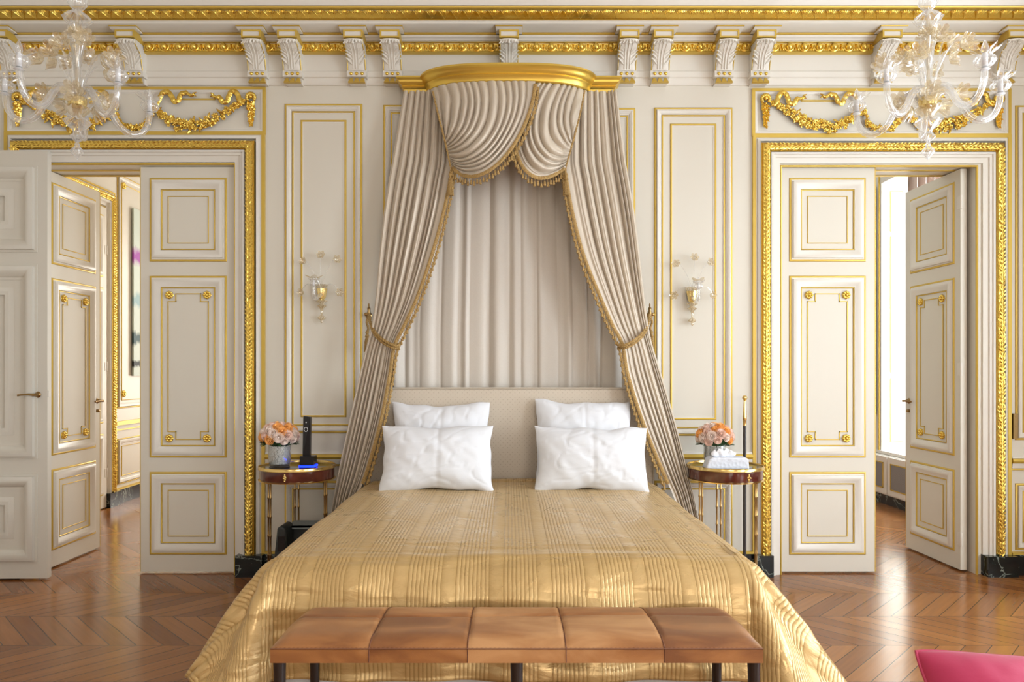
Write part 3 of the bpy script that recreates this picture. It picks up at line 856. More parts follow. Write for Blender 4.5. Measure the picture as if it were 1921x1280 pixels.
    for i, p in enumerate(path):
        for k in range(3):
            o = Vector((rnd.uniform(-.014,.014), -rnd.uniform(.004,.02), rnd.uniform(-.016,.016)))
            if rnd.random() < .5: blossom(m_, p+o, .012, rnd)
            else:
                a = rnd.uniform(0, 2*pi); leaf(m_, p+o, (cos(a), -.3, sin(a)), (0,-1,0), .019, .007, .006)
    m_.build('centre_drape', GOLDC, r, ang=70)
garland(254.5, 0, 'gilded flower and ribbon garland relief above the left doorway, behind the left chandelier')
garland(1652.5, 3, 'gilded flower and ribbon garland relief above the right doorway, behind the right chandelier')

# =====================================================================
# DOORS
# =====================================================================
def rosette(mb, c, r, sg):
    c = Vector(c)
    for k in range(8):
        a = 2*pi*k/8
        mb.ball(c + Vector((cos(a)*r*.62, sg*r*.25, sin(a)*r*.62)), (r*.34, r*.28, r*.34), 7, 4)
    mb.ball(c + Vector((0, sg*r*.35, 0)), (r*.35, r*.35, r*.35), 8, 5)
    mb.ball(c, (r*.95, r*.25, r*.95), 14, 4)
def lever(mb, c, dx, sg, L=.10):
    c = Vector(c)
    M = Matrix.Rotation(radians(-90*sg), 3, 'X')
    mb.lathe([(.020,0),(.022,.004),(.014,.010),(.009,.030),(.009,.052),(.0,.056)], c, 14, M=Matrix.Rotation(radians(90), 3, 'X') if sg < 0 else Matrix.Rotation(radians(-90), 3, 'X'))
    p = c + Vector((0, sg*.046, 0))
    mb.tube([p, p+Vector((dx*L*.3,0,.003)), p+Vector((dx*L*.8,0,0)), p+Vector((dx*L,0,-.003))], [.0085,.0065,.0055,.007], 8)
def door_leaf(name, w, h, z0=.012, t=.042, gild=True, handle=None, hinges=(), hw=0):
    """local: hinge at x=0, leaf along +x, faces at y=+-t/2"""
    r = struct(empty(name, (0,0,0)))
    sl = MB(); sl.box(0, w, -t/2, t/2, z0, h); sl.build('leaf', CREAM if gild else PLAIN, r, smooth=False)
    g = MB(); m_ = MB(); nl = MB()
    k = h/2.72
    a, b_ = .062, w-.062
    if gild: bands = [(.125*k, .680*k, 0), (.775*k, 1.993*k, 1), (2.088*k, 2.648*k, 0)]
    else: bands = [(.118, .690, 0), (.790, 2.05, 0), (2.13, 2.69, 0)]
    ros = []
    for sg in (-1, 1):
        yb = sg*t/2
        R = lambda mb, u, prof, z_0, z_1: mb.ring(a+u, z_0+u, b_-u, z_1-u, prof, yb, sg)
        for (c, d, kind) in bands:
            if gild:
                R(g, 0, halfround(.0155, .006), c, d)
                R(m_, .014, [(0,0),(0,.007),(.008,.007),(.010,.019),(.020,.024),(.034,.020),(.050,.010),(.058,.006),(.062,.006),(.062,0)], c, d)
                R(g, .077, halfround(.0085, .007), c, d)
                if kind == 0:
                    R(g, .121 if w > .5 else .105, halfround(.0062, .004), c, d)
                else:
                    u = .124 if w > .5 else .108; n_ = .052
                    x0_, x1_, z0_, z1_ = a+u, b_-u, c+u*.98, d-u*.98
                    s_ = .003
                    pts = [(x0_, z0_+n_), (x0_, z1_-n_), (x0_+n_, z1_-n_), (x0_+n_, z1_), (x1_-n_, z1_), (x1_-n_, z1_-n_), (x1_, z1_-n_), (x1_, z0_+n_), (x1_-n_, z0_+n_), (x1_-n_, z0_), (x0_+n_, z0_), (x0_+n_, z0_+n_)]
                    for i in range(12):
                        p, q_ = pts[i], pts[(i+1) % 12]
                        nl.box(min(p[0],q_[0])-s_, max(p[0],q_[0])+s_, min(yb, yb+sg*.004), max(yb, yb+sg*.004), min(p[1],q_[1])-s_, max(p[1],q_[1])+s_)
                    for xx in (x0_+.008, x1_-.008):
                        for zz in (z0_+.008, z1_-.008): ros.append((xx, yb, zz, sg))
            else:
                R(m_, 0, [(0,0),(0,.008),(.014,.008),(.016,.030),(.032,.040),(.050,.036),(.080,.012),(.084,.004),(.100,.004),(.100,0)], c, d)
                R(m_, .150, [(0,0),(0,.001),(.025,.014),(.027,.014),(.05,.014)], c, d)
    if g.v: g.build('gilded_line', GOLD, r)
    if nl.v: nl.build('gilded_line', GOLD, r, smooth=False, weld=False)
    m_.build('moulding', WHITE if gild else PLAIN, r, ang=50)
    for (xx, yy, zz, sg) in ros:
        q_ = MB(); rosette(q_, (xx, yy, zz), .030, sg); q_.build('rosette', GOLDC, r, ang=50)
    if gild:
        e = MB(); e.box(w-.001, w+.004, -t/2-.001, t/2+.001, z0, h); e.build('gilded_edge', GOLD, r, smooth=False)
    if handle:
        hx, hz, sg, dx = handle
        q_ = MB(); lever(q_, (hx, sg*t/2, hz), dx, sg); q_.build('handle', BRASS, r)
        if gild:
            q_ = MB(); q_.ball((hx, sg*(t/2+.012), hz-.075), (.017,.010,.012), 10, 6); q_.ball((hx, sg*(t/2), hz-.075), (.014,.012,.014), 10, 4); q_.build('thumb_turn', BRASS, r)
    for hz in hinges:
        q_ = MB()
        q_.lathe([(.008,-.045),(.009,-.04),(.009,.04),(.008,.045)], (-.006, hw*t/2, hz), 10)
        q_.box(-.006, .028, hw*t/2-.003, hw*t/2+.003, hz-.042, hz+.042)
        q_.build('hinge', WHITE if gild else STEEL, r)
    return r
LW = .648
# left doorway: closed right leaf, open left leaf swung into the room beyond
d1 = door_leaf('door_1', LW-.006, OPZ-.008); d1.location = (OPL[1]-.002, .045, 0); d1.rotation_euler = (0,0,pi)
d2 = door_leaf('door_2', LW-.006, OPZ-.008, handle=(.60, 1.13, -1, -1), hinges=()); d2.location = (OPL[0]+.004, .06, 0); d2.rotation_euler = (0,0,radians(90))
# right doorway: closed left leaf, open right leaf
d3 = door_leaf('door_3', LW-.010, OPZ-.008); d3.location = (OPR[0]+.002, .045, 0); d3.rotation_euler = (0,0,0)
d4 = door_leaf('door_4', LW-.006, OPZ-.008, handle=(.60, 1.13, 1, -1), hinges=(.22, 1.37, 2.50), hw=1)
d4.location = (OPR[1]-.045, .06, 0); d4.rotation_euler = (0,0,radians(91))
# plain door of the left wall standing open in front of the doorway
d5 = door_leaf('door_5', .86, 2.79, gild=False, handle=(.80, 1.205, -1, -1))
d5.location = (-3.865, -.135, 0); d5.rotation_euler = (0,0,radians(1.5))
mb = MB(); mb.box(.8603,.8620,-.012,.012,1.19,1.23); mb.build('strike_plate', STEEL, d5, smooth=False)
# brass edge plate on the wall panel right of the right doorway
mb = MB(); mb.box(WX(1896.5), WX(1905), -.024, 0, WZ(823), WZ(776))
for z in (WZ(782), WZ(799), WZ(817)): mb.ball((WX(1900.7), -.025, z), (.004,.002,.004), 8, 4)
tag(mb.build('lock_plate', BRASS, None, (WX(1900.7),0,WZ(823)), smooth=False), 'small upright brass lock plate on the white wall right of the right doorway', 'lock plate')

# ----- room beyond the left doorway: its left wall (local x = world Y) -----
def side_root(t, X): t.location = (X, 0, 0); t.rotation_euler = (0,0,radians(90)); return t
t = side_root(trim(), XL-.12)
g = MB(); w = MB(); c = MB()
g.ushape(.86, 2.46, 0, 3.16, fillet(.018, .018)); g.ushape(1.03, 2.29, 0, 2.985, halfround(.012, .02))
w.ushape(.88, 2.44, 0, 3.14, [(0,0),(0,.014),(.012,.02),(.02,.02),(.02,0)]); w.ushape(.97, 2.35, 0, 3.05, [(0,0),(0,.045),(.02,.04),(.03,.02),(.055,.015),(.06,0)])
c.ushape(.90, 2.42, .15, 3.12, [(0,0),(0,.035)]+[(.035*(1-cos(pi*k/8)), .035+.03*sin(pi*k/8)) for k in range(9)]+[(.07,0)])
torus_leaves(c, [((2.385,-.034,.15),(0,0,1),2.93), ((1.66,-.034,3.085),(1,0,0),.72)], R=.034)
for i in range(26):
    rr = random.Random(i); blossom(c, (1.62+rr.uniform(0,.42), -.03, 3.23+rr.uniform(0,.10)), .022, rr)
g.ring(2.52, .97, 3.62, 3.38, halfround(.014,.010)); w.ring(2.52,.97,3.62,3.38, cyma(.04,.02,.015)); g.ring(2.60,1.05,3.54,3.30, halfround(.008,.008))
g.ring(3.74,.97,4.9,3.38, halfround(.014,.010)); w.ring(3.74,.97,4.9,3.38, cyma(.04,.02,.015))
g.ring(2.52,.19,3.62,.66, halfround(.012,.010)); w.ring(2.52,.19,3.62,.66, cyma(.05,.02,.015)); g.ring(2.60,.27,3.54,.58, halfround(.007,.008))
g.prism_x([(0,.80),(-.03,.80),(-.03,.84),(0,.84)], 2.47, 5.1); g.prism_x([(0,.745),(-.012,.745),(-.012,.758),(0,.758)], 2.47, 5.1)
g.prism_x([(0,.142),(-.03,.142),(-.03,.158),(0,.158)], 2.47, 5.1)
for a, b_ in ((2.63,3.28),(2.63,1.12),(3.50,3.28),(3.50,1.12)): rosette(c, (a, -.004, b_), .038, -1)
g.build('gilded_line', GOLD, t); w.build('moulding', WHITE, t); c.build('carved_frame', GOLDC, t, ang=50)
base('baseboard_annex', (XL-.12, XL-.05, 2.28, 2.47, 0, .142), (XL-.12, XL-.08, 2.47, YB, 0, .142), (XL-.12, XL-.08, .3, .9, 0, .142))
for k, (xx, rot, nm) in enumerate(((2.275, pi, 'door_6'), (1.045, 0, 'door_7'))):
    q_ = door_leaf(nm, .612, 2.965, hinges=(.35,1.40,2.55) if k == 0 else (), hw=1)
    q_.location = (XL-.12+.012, xx, 0); q_.rotation_euler = (0,0,radians(90)+rot)
mb = MB(); mb.box(0, .86, -.03, -.012, 0, 1.78)
a_ = mb.build('glass_art_panel', ART, smooth=False); tag(a_, 'tall glass art panel with purple and teal blots seen through the left doorway', 'artwork')
a_.location = (XL-.12, 2.79, 1.305); a_.rotation_euler = (0,0,radians(90))
# cornice line in that room
t = side_root(trim(), XL-.12); g = MB(); g.prism_x([(0,3.52),(-.05,3.52),(-.08,3.6),(0,3.6)], .27, 5.1); g.build('gilded_line', GOLD, t)

# soffit lines in the two doorways
for (a, b_) in (OPL, OPR):
    t = trim((a, .1, OPZ)); g = MB(); g.box(a+.02, b_-.02, .115, .135, OPZ-.006, OPZ); g.box(a, b_, TW-.012, TW+.004, OPZ-.008, OPZ+.01); g.build('gilded_line', GOLD, t, smooth=False)
# ----- room beyond the right doorway -----
t = trim((XR, AW[1], .53))
g = MB(); w = MB()
yf = AW[1]
w.box(XR-.02, XR+.34, AW[0]-.1, AW[1]+.35, .505, .535)
g2 = lambda x0,z0,x1,z1,p: g.ring(x0,z0,x1,z1,p, yf)
for z0_, z1_ in ((.62, 1.28), (1.34, 2.75), (2.80, 3.22)):
    g2(XR+.085, z0_, XR+.225, z1_, halfround(.010,.006))
g.box(XR-.012, XR-.002, AW[1]+.03, AW[1]+.045, .53, 3.4)
g.build('gilded_line', GOLD, t); w.build('moulding', WHITE, t)
# shutter reveal profile strips
mb = MB(); mb.ring(XR+.095,.63,XR+.215,3.2, cyma(.02,.01,.0), yf); mb.build('shutter_moulding', WHITE, t)
mbc = MB()
for z0 in (0,):
    torus_leaves(mbc, [((0,-.0,.9),(0,0,1),2.4)], R=.02)
cf = mbc.build('carved_frame', GOLDC, None, (0,0,0)); cf.location = (XR-.005, AW[1]+.10, 0); cf.rotation_euler = (0,0,radians(-90)); cf['kind'] = 'structure'; cf.name = 'trim_%d' % (tn+1); tn += 1
rc = thing('radiator_cabinet', 'white radiator cabinet with grey mesh doors under the bright window beyond the right doorway', 'radiator cabinet', (XR-.06, 2.0, 0))
mb = MB(); mb.box(XR-.045, XR, .9, 3.4, .10, .50); mb.build('cabinet_body', WHITE, rc, smooth=False)
for i in range(5):
    y0_ = .92+i*.495
    q_ = MB(); q_.box(XR-.062, XR-.046, y0_, y0_+.48, .115, .49); dd = q_.build('cabinet_door', WHITE, rc, smooth=False)
    ORG[dd] = ORG[rc]
    q_ = MB(); q_.box(XR-.066, XR-.061, y0_+.07, y0_+.41, .18, .42); q_.build('mesh_panel', MESH, dd, smooth=False)
    q_ = MB()
    for (a, b_, c_, d_) in ((.06,.42,.168,.178),(.06,.42,.422,.432),(.06,.07,.168,.432),(.41,.42,.168,.432)): q_.box(XR-.069, XR-.060, y0_+a, y0_+b_, c_, d_)
    q_.build('gilded_line', GOLD, dd, smooth=False)
mb = MB(); mb.box(XR-.05, XR, .9, 3.4, 0, .10); base('baseboard_window', (XR-.03, XR, .3, YB, 0, .10))
# window curtain in that room
cu = MB()
WCT = [(0,3.50),(.1,3.50),(.32,3.485),(.5,3.52),(.58,3.565),(.7,3.62),(.81,3.58),(.9,3.51),(1,3.485)]
def wc(u, v):
    z = 3.35 - 3.335*v; xe = interp(WCT, v)[0]
    return (lerp(xe, XR-.015, u), 1.50 + .035*sin(u*26) + .03*u, z)
cu.grid(50, 30, wc)
tag(cu.build('window_curtain', BLUSH, None, (XR-.15, 1.65, 0)), 'blush window curtain hanging beside the bright window beyond the right doorway', 'curtain')
# =====================================================================
# BED
# =====================================================================
BZ = .66; BHW = .905; BY0 = -.30; BY1 = -2.25
bed = thing('canopy_bed', 'wide double bed with dotted champagne headboard under the gilded crown', 'bed', (0, -1.3, 0))
mb = MB(); mb.box(-.84, .84, -2.16, -.30, .0, .30); mb.build('bed_base', GREYF, bed, smooth=False)
mb = MB()
for sx in (-.74, .74):
    for y in (-2.0, -.45): pass
mt = MB()
def matt(u, v):
    # top sheet of the mattress with rounded rim
    return None
mt.box(-.86, .86, -2.20, -.30, .30, .62)
o = mt.build('mattress', LINEN, bed, smooth=False); bv = o.modifiers.new('bevel', 'BEVEL'); bv.width = .05; bv.segments = 3
hb = MB(); hw_, hz = .90, 1.250
prof = [(-hw_, .30), (-hw_, hz-.05)] + [(-hw_+.05*(1-cos(a)), hz-.05+.05*sin(a)) for a in [pi/2*k/6 for k in range(1,7)]]
prof += [(-x, z) for x, z in reversed(prof)]
hb.prism_y(prof, -.285, -.19)
o = hb.build('headboard', DOTTED, bed, ang=60); bv = o.modifiers.new('bevel', 'BEVEL'); bv.width = .012; bv.segments = 3
for yy in (-.287, -.190):
    mb = MB(); mb.tube([(x, yy, z) for x, z in prof], .0045, 6); mb.build('piping', TAUPE, bed)

# bedspread: one sheet laid over the mattress, hanging at the sides and the foot
sp_ = MB()
HS, HFR = .46, .475          # side and foot overhang
Rs, Rf = .085, .15
def hang(r, psi, Rr=.085):
    """distance r over the edge -> (outward, down)"""
    a = min(r/Rr, psi); o_ = Rr*sin(a); d_ = Rr*(1-cos(a))
    if r/Rr > psi:
        q_ = r - Rr*psi; o_ += q_*cos(psi); d_ += q_*sin(psi)
    return o_, d_
NU, NV = 300, 220
A = BHW-.06 + HS; L0 = 0.0; LT = (BY0-BY1) - .17; LB = LT + HFR
def spread(u, v):
    a = -A + 2*A*u; l = LB*v
    ax = abs(a); sg = 1 if a >= 0 else -1
    e = max(0, ax-(BHW-.06)); g_ = max(0, l-LT)
    x = min(ax, BHW-.06); y = BY0 - min(l, LT); z = BZ
    if e > 0 or g_ > 0:
        th = atan2(g_, e) if (e > 0 or g_ > 0) else 0     # 0 side, pi/2 foot
        r = hypot(e, g_)
        if e > 0 and g_ > 0:
            rmx = ((cos(th)/HS)**5 + (sin(th)/HFR)**5)**(-1/5)
            rm = r*min(1, (lerp(HS, HFR, sin(th)**2) + (.03 if a < 0 else .15)*sin(2*th))/rmx)
            flare = radians(12 + (26 if a < 0 else 30)*sin(2*th)**1.3)
            # fold beside the corner on the foot side
            fold = .046*min(1, r/.3)*cos((th-radians(24))*2*pi/radians(52))*sin(2*th)**.5
            o_, d_ = hang(rm, pi/2 - flare, lerp(Rs, Rf, sin(th)**2)); o_ += fold
            x += o_*cos(th); y -= o_*sin(th); z -= d_
        elif e > 0:
            w_ = sin(y*7.0)*.018 + sin(y*13+1)*.010
            near = max(0, 1-(LT-l)/.5)
            o_, d_ = hang(e, pi/2 - radians(12+6*near)); o_ += w_*min(1, e/.3); x += o_; z -= d_
        else:
            w_ = .012*sin(a*9)+.008*sin(a*21+1)
            o_, d_ = hang(g_, pi/2 - radians(5), Rf); o_ += w_*min(1, g_/.3); y -= o_; z -= d_
            z += 0
    else:
        # soft loft on top, drooping slightly toward the rim
        rim = min(1, (BHW-.06-ax)/.16)
        rimf = min(1, (LT-l)/.30)
        z += .012*(.5-.5*cos(pi*rim)) + .010*(.5-.5*cos(pi*rimf)) - .010
        if l < .12: z += .012*sin(pi*l/.12)
    nz = noise.noise(Vector((a*2.3, l*2.6, 3.1)))
    z += .007*nz
    if g_ > 0 or l > LT-.25:
        k = min(1, max(0, (l-(LT-.25))/.3))
        rid = noise.noise(Vector((a*3.0, (l)*15, 9)))+.6*noise.noise(Vector((a*6, l*30, 2)))
        y -= .013*rid*k; z += .006*rid*k
    if e > 0:
        k = min(1, e/.15)
        rid = noise.noise(Vector((a*14, l*4.0, 5)))+.6*noise.noise(Vector((a*25, l*12, 2)))
        x += .004*rid*k
    return (sg*x, y, max(z, .012))
sp_.grid(NU, NV, spread, lambda u, v: (-A+2*A*u, LB*v))
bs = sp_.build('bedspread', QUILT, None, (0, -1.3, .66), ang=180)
tag(bs, 'gold channel quilted satin bedspread draped over the bed down to the floor', 'bedspread')
so = bs.modifiers.new('thickness', 'SOLIDIFY'); so.thickness = .008; so.offset = 1

# pillows
def pillow(name, label, w, h, T, loc, lean, yaw=0, roll=0, seed=0, corner=0):
    rnd = random.Random(seed); off = Vector((seed*3.7, seed*1.3, 0))
    nu, nv = 90, 56
    def sh(sgn):
        def fn(uu, vv):
            # concentrate samples toward the edge
            u = sin((uu-.5)*pi); v = sin((vv-.5)*pi)
            x = w/2*u*(1-.055*(1-v*v)); z = h/2*v*(1-.085*(1-u*u))
            x += .012*noise.noise(off+Vector((v*2.2, u*.7, 4)))*abs(u); z += .016*noise.noise(off+Vector((u*2.4, v*.5, 7)))*abs(v)
            core = max(0, (1-abs(u)**2.6)*(1-abs(v)**2.4))
            t = T/2*core**.55
            # wrinkles radiating from the corners and a few diagonal folds
            n1 = noise.noise(off+Vector((u*3.2+v*1.3, v*2.2-u, sgn*2)))
            n2 = abs(noise.noise(off+Vector((u*2.2-v*2.6, (v+u)*1.3, 5+sgn))))
            n3 = noise.noise(off+Vector((u*8, v*6, 1)))
            t += core**.3*(.007*n1 - .006*max(0, .09-n2)/.09 + .0012*n3 + .0045*noise.noise(off+Vector(((u*.8+v*.6)*6, (v-u*.5)*1.6, 12+sgn))))
            if abs(u-.02) < .022: t -= .003
            drop = -.018*(1-v)*.5*abs(u)**3
            return (x, sgn*max(t, .002), z + h/2 + drop)
        return fn
    m_ = MB(); m_.grid(nu, nv, sh(-1)); m_.grid(nu, nv, sh(1))
    # stitched edge hem
    o = m_.build(name, LINEN, None, (0,0,0), ang=180)
    o.location = loc; o.rotation_euler = (radians(lean), radians(roll), radians(yaw))
    tag(o, label, 'pillow', 'white pillows on the bed')
    return o
pillow('bed_pillow', 'white pillow standing against the headboard at left, behind another pillow', .60, .52, .18, (-.425, -.475, BZ+.005), -16, 0, 0, 1)
pillow('bed_pillow', 'white pillow standing against the headboard at right, behind another pillow', .60, .535, .18, (.445, -.475, BZ+.005), -16, 0, 1.0, 2)
pillow('bed_pillow', 'white pillow leaning in front at left, creased down the middle', .655, .395, .19, (-.421, -.69, BZ+.008), -20, 1, 0, 3)
pillow('bed_pillow', 'white pillow leaning in front at right, its right top corner folded', .66, .385, .19, (.467, -.69, BZ+.008), -20, -1, .8, 4)

# =====================================================================
# BED CROWN AND DRAPERY
# =====================================================================
CXm = WX(953, -.3)
cr = thing('gilded_canopy', 'gilded half round bed crown with two side wings mounted high on the wall', 'bed crown', (CXm, 0, 3.16))
# moulded profile (inset, z) from the top outwards lip down
cp = [(.0, 3.262), (-.002, 3.250), (.006, 3.244), (.012, 3.240), (.016, 3.230), (.026, 3.218), (.036, 3.210), (.030, 3.204), (.034, 3.198), (.044, 3.190), (.046, 3.172), (.050, 3.166), (.060, 3.164), (.075, 3.164)]
NS = 2.9
def ell_pt(th, a, b_): return (CXm + a*math.copysign(abs(cos(th))**(2/NS), cos(th)), -.02 - b_*abs(sin(th))**(2/NS))
m_ = MB(); n = 64; a0, b0 = .585, .345
vs = []
for i, (ins, z) in enumerate(cp):
    for k in range(n+1):
        th = pi*k/n; x, y = ell_pt(th, a0-ins, b0-ins); vs.append((x, y, z))
fs = [(i*(n+1)+k, i*(n+1)+k+1, (i+1)*(n+1)+k+1, (i+1)*(n+1)+k) for i in range(len(cp)-1) for k in range(n)]
m_.add(vs, fs); m_.add([(*ell_pt(pi*k/n, a0, b0), 3.262) for k in range(n+1)], [tuple(range(n+1))])
m_.build('half_round_canopy', GOLDK, cr, ang=50)
for sg in (-1, 1):
    m_ = MB()
    xo = WX(743, -.17) if sg < 0 else WX(1166, -.17)
    Y0 = -.17
    vs = []
    xin = CXm + sg*.46
    for ins, z in cp:
        zz = z
        vs += [(xin, Y0+ins, zz), (xo-sg*ins, Y0+ins, zz), (xo-sg*ins, 0, zz)]
    fs = [(i*3+k, i*3+k+1, (i+1)*3+k+1, (i+1)*3+k) for i in range(len(cp)-1) for k in range(2)]
    m_.add(vs, fs); m_.add([(xin, Y0, 3.262), (xo, Y0, 3.262), (xo, 0, 3.262), (xin, 0, 3.262)], [(0,1,2,3)])
    m_.add([(xin, Y0+.075, 3.164), (xo-sg*.075, Y0+.075, 3.164), (xo-sg*.075, 0, 3.164), (xin, 0, 3.164)], [(0,1,2,3)])
    m_.build('side_wing', GOLDK, cr, smooth=False)

def pleat(x, sharp=.75):
    return abs(sin(pi*x))**sharp
def curtain(name, label, tab, N_, seed, inner_right=True, group=None):
    """tab rows: (py, px_outer, px_inner, Y_outer, Y_inner, amp)"""
    rnd = random.Random(seed)
    cuts = [0]
    for k in range(N_): cuts.append(cuts[-1] + rnd.choice((.55,.8,1.0,1.3,1.75)))
    cuts = [c/cuts[-1]*N_ for c in cuts]
    def warp(u):
        for k in range(N_):
            if cuts[k]/N_ <= u <= cuts[k+1]/N_ + 1e-9: return k + (u - cuts[k]/N_)/((cuts[k+1]-cuts[k])/N_)
        return N_
    def pt(u, v):
        py = tab[0][0] + (tab[-1][0]-tab[0][0])*v
        po, pi_, yo, yi, amp = interp(tab, py)
        Y = lerp(yo, yi, u)
        d_ = D0 + Y
        # last band (near fringe) is flat facing
        flat = 1 if u < .86 else max(0, 1-(u-.86)/.05)
        wu = warp(min(1, max(0, u + .012*noise.noise(Vector((u*4, v*2.5, seed+7)))))); pl = pleat(wu, .42 + .35*((int(wu)*37+seed) % 5)/5) * (.75+.5*((int(wu)*53+seed) % 7)/7) + .10*abs(sin(wu*pi*3+v*2))
        wob = noise.noise(Vector((u*7+seed, v*3.2, seed)))*.5
        px_ = lerp(po, pi_, u)
        x = (px_-CX)*d_/F; z = CAMZ - (py-HY)*d_/F
        Y2 = Y - 1.5*amp*(pl-.45)*flat - amp*.35*wob - (amp*.45 if flat == 0 else amp*.45*(1-flat))
        return Vector((x*(D0+Y2)/d_ if False else x, Y2, z))
    m_ = MB(); m_.grid(N_*16, 110, lambda u, v: pt(u, v))
    tall = m_
    root = thing(name, label, 'curtain', (pt(.5, 1).x, -.25, 0), group)
    m_.build('drape', TAUPE, root, ang=180)
    return root, pt
def fringe(parent, path, hangdir=Vector((0,0,-1)), step=.019, size=1.3, side=None):
    """braid band along the path with bell drops"""
    band = MB(); n = len(path)
    vs = []
    for i, p in enumerate(path):
        t_ = (path[min(i+1,n-1)]-path[max(i-1,0)]).normalized()
        s_ = t_.cross(Vector((0,-1,0))).normalized()
        if side: s_ = s_*side
        w_ = .011
        for k in range(5):
            u = (k-2)/2
            vs.append(p + s_*w_*u + Vector((0, -.006-.004*(1-u*u)-.002*((i+k) % 2), 0)))
    band.add(vs, [(i*5+k, i*5+k+1, (i+1)*5+k+1, (i+1)*5+k) for i in range(n-1) for k in range(4)])
    o = band.build('braid', CORD, parent)
    dr = MB(); acc = 0; s0 = step*.5
    k = 0
    for i in range(n-1):
        seg = (path[i+1]-path[i]).length
        while acc + seg >= s0:
            f = (s0-acc)/seg; p = path[i].lerp(path[i+1], f)
            t_ = (path[i+1]-path[i]).normalized(); s_ = t_.cross(Vector((0,-1,0))).normalized()
            if side: s_ = s_*side
            hd = (hangdir + s_*.55).normalized()
            q0 = p + s_*.009 + Vector((0,-.008,0)); L_ = (.014 if k % 2 == 0 else .020)*size
            dr.tube([q0, q0+hd*L_], .0016, 4, cap=False)
            c = q0 + hd*L_
            dr.ball(c, .0052*size, 6, 4)
            dr.lathe([(.0035*size,0),(.0058*size,-.006*size),(.0066*size,-.014*size),(.002,-.017*size)], c+Vector((0,0,-.002)), 6, cap=False)
            s0 += step; k += 1
        acc += seg
    o = dr.build('bell_drops', CORD if True else GOLDC, parent); o['kind'] = 'stuff'
    return o
tabL = [(172, 757, 850, -.11, -.19, .026), (300, 736, 852, -.17, -.25, .032), (340, 729, 845, -.20, -.29, .036), (400, 720, 833, -.22, -.32, .036), (480, 711, 811, -.23, -.33, .034),
        (560, 704, 783, -.23, -.33, .026), (610, 697, 760, -.23, -.33, .020), (650, 687, 741, -.23, -.33, .016), (700, 675, 733, -.23, -.35, .024), (790, 655, 716, -.24, -.37, .032), (890, 634, 688, -.25, -.36, .036), (930, 627, 672, -.25, -.35, .036), (1000, 616, 650, -.25, -.33, .03), (1068, 606, 634, -.25, -.31, .03)]
tabR = [(172, 1158, 1066, -.11, -.19, .026), (300, 1174, 1056, -.17, -.25, .032), (340, 1181, 1062, -.20, -.29, .036), (400, 1191, 1073, -.22, -.32, .036), (480, 1201, 1094, -.23, -.33, .034),
        (560, 1210, 1126, -.23, -.33, .026), (610, 1217, 1148, -.23, -.33, .020), (645, 1224, 1166, -.23, -.33, .016), (700, 1241, 1176, -.23, -.35, .024), (790, 1267, 1204, -.24, -.37, .032), (890, 1291, 1244, -.25, -.36, .036), (930, 1301, 1262, -.25, -.35, .036), (1000, 1315, 1284, -.25, -.33, .03), (1068, 1324, 1300, -.25, -.31, .03)]
cl, ptL = curtain('canopy_curtain', 'left champagne satin canopy curtain with gold bell fringe, tied back', tabL, 9, 11, group='tied back canopy curtains')
cr2, ptR = curtain('canopy_curtain', 'right champagne satin canopy curtain with gold bell fringe, tied back', tabR, 9, 23, group='tied back canopy curtains')
fringe(cl, [ptL(1, .16+.66*k/150)+Vector((0,-.004,0)) for k in range(151)], side=-1)
fringe(cr2, [ptR(1, .16+.66*k/150)+Vector((0,-.004,0)) for k in range(151)], side=1)

# plain back drape behind the headboard
def backd(u, v):
    x = lerp(-.695-.065*min(1, v*2), .705+.065*min(1, v*2), u); z = lerp(3.20, .04, v)
    uu = u + .010*sin(u*23) + .006*sin(u*57+2)
    f = pleat(uu*14+.3, .8)*.8 + .35*sin(uu*61) + .25*sin(uu*101+1)
    return (x, -.075 - .030*f*(.55+.45*v) , z)
m_ = MB(); m_.grid(340, 16, backd)
tag(m_.build('back_drape', BACKC, None, (0, -.08, .04), ang=180), 'pale pleated drape hanging flat on the wall behind the headboard', 'curtain')

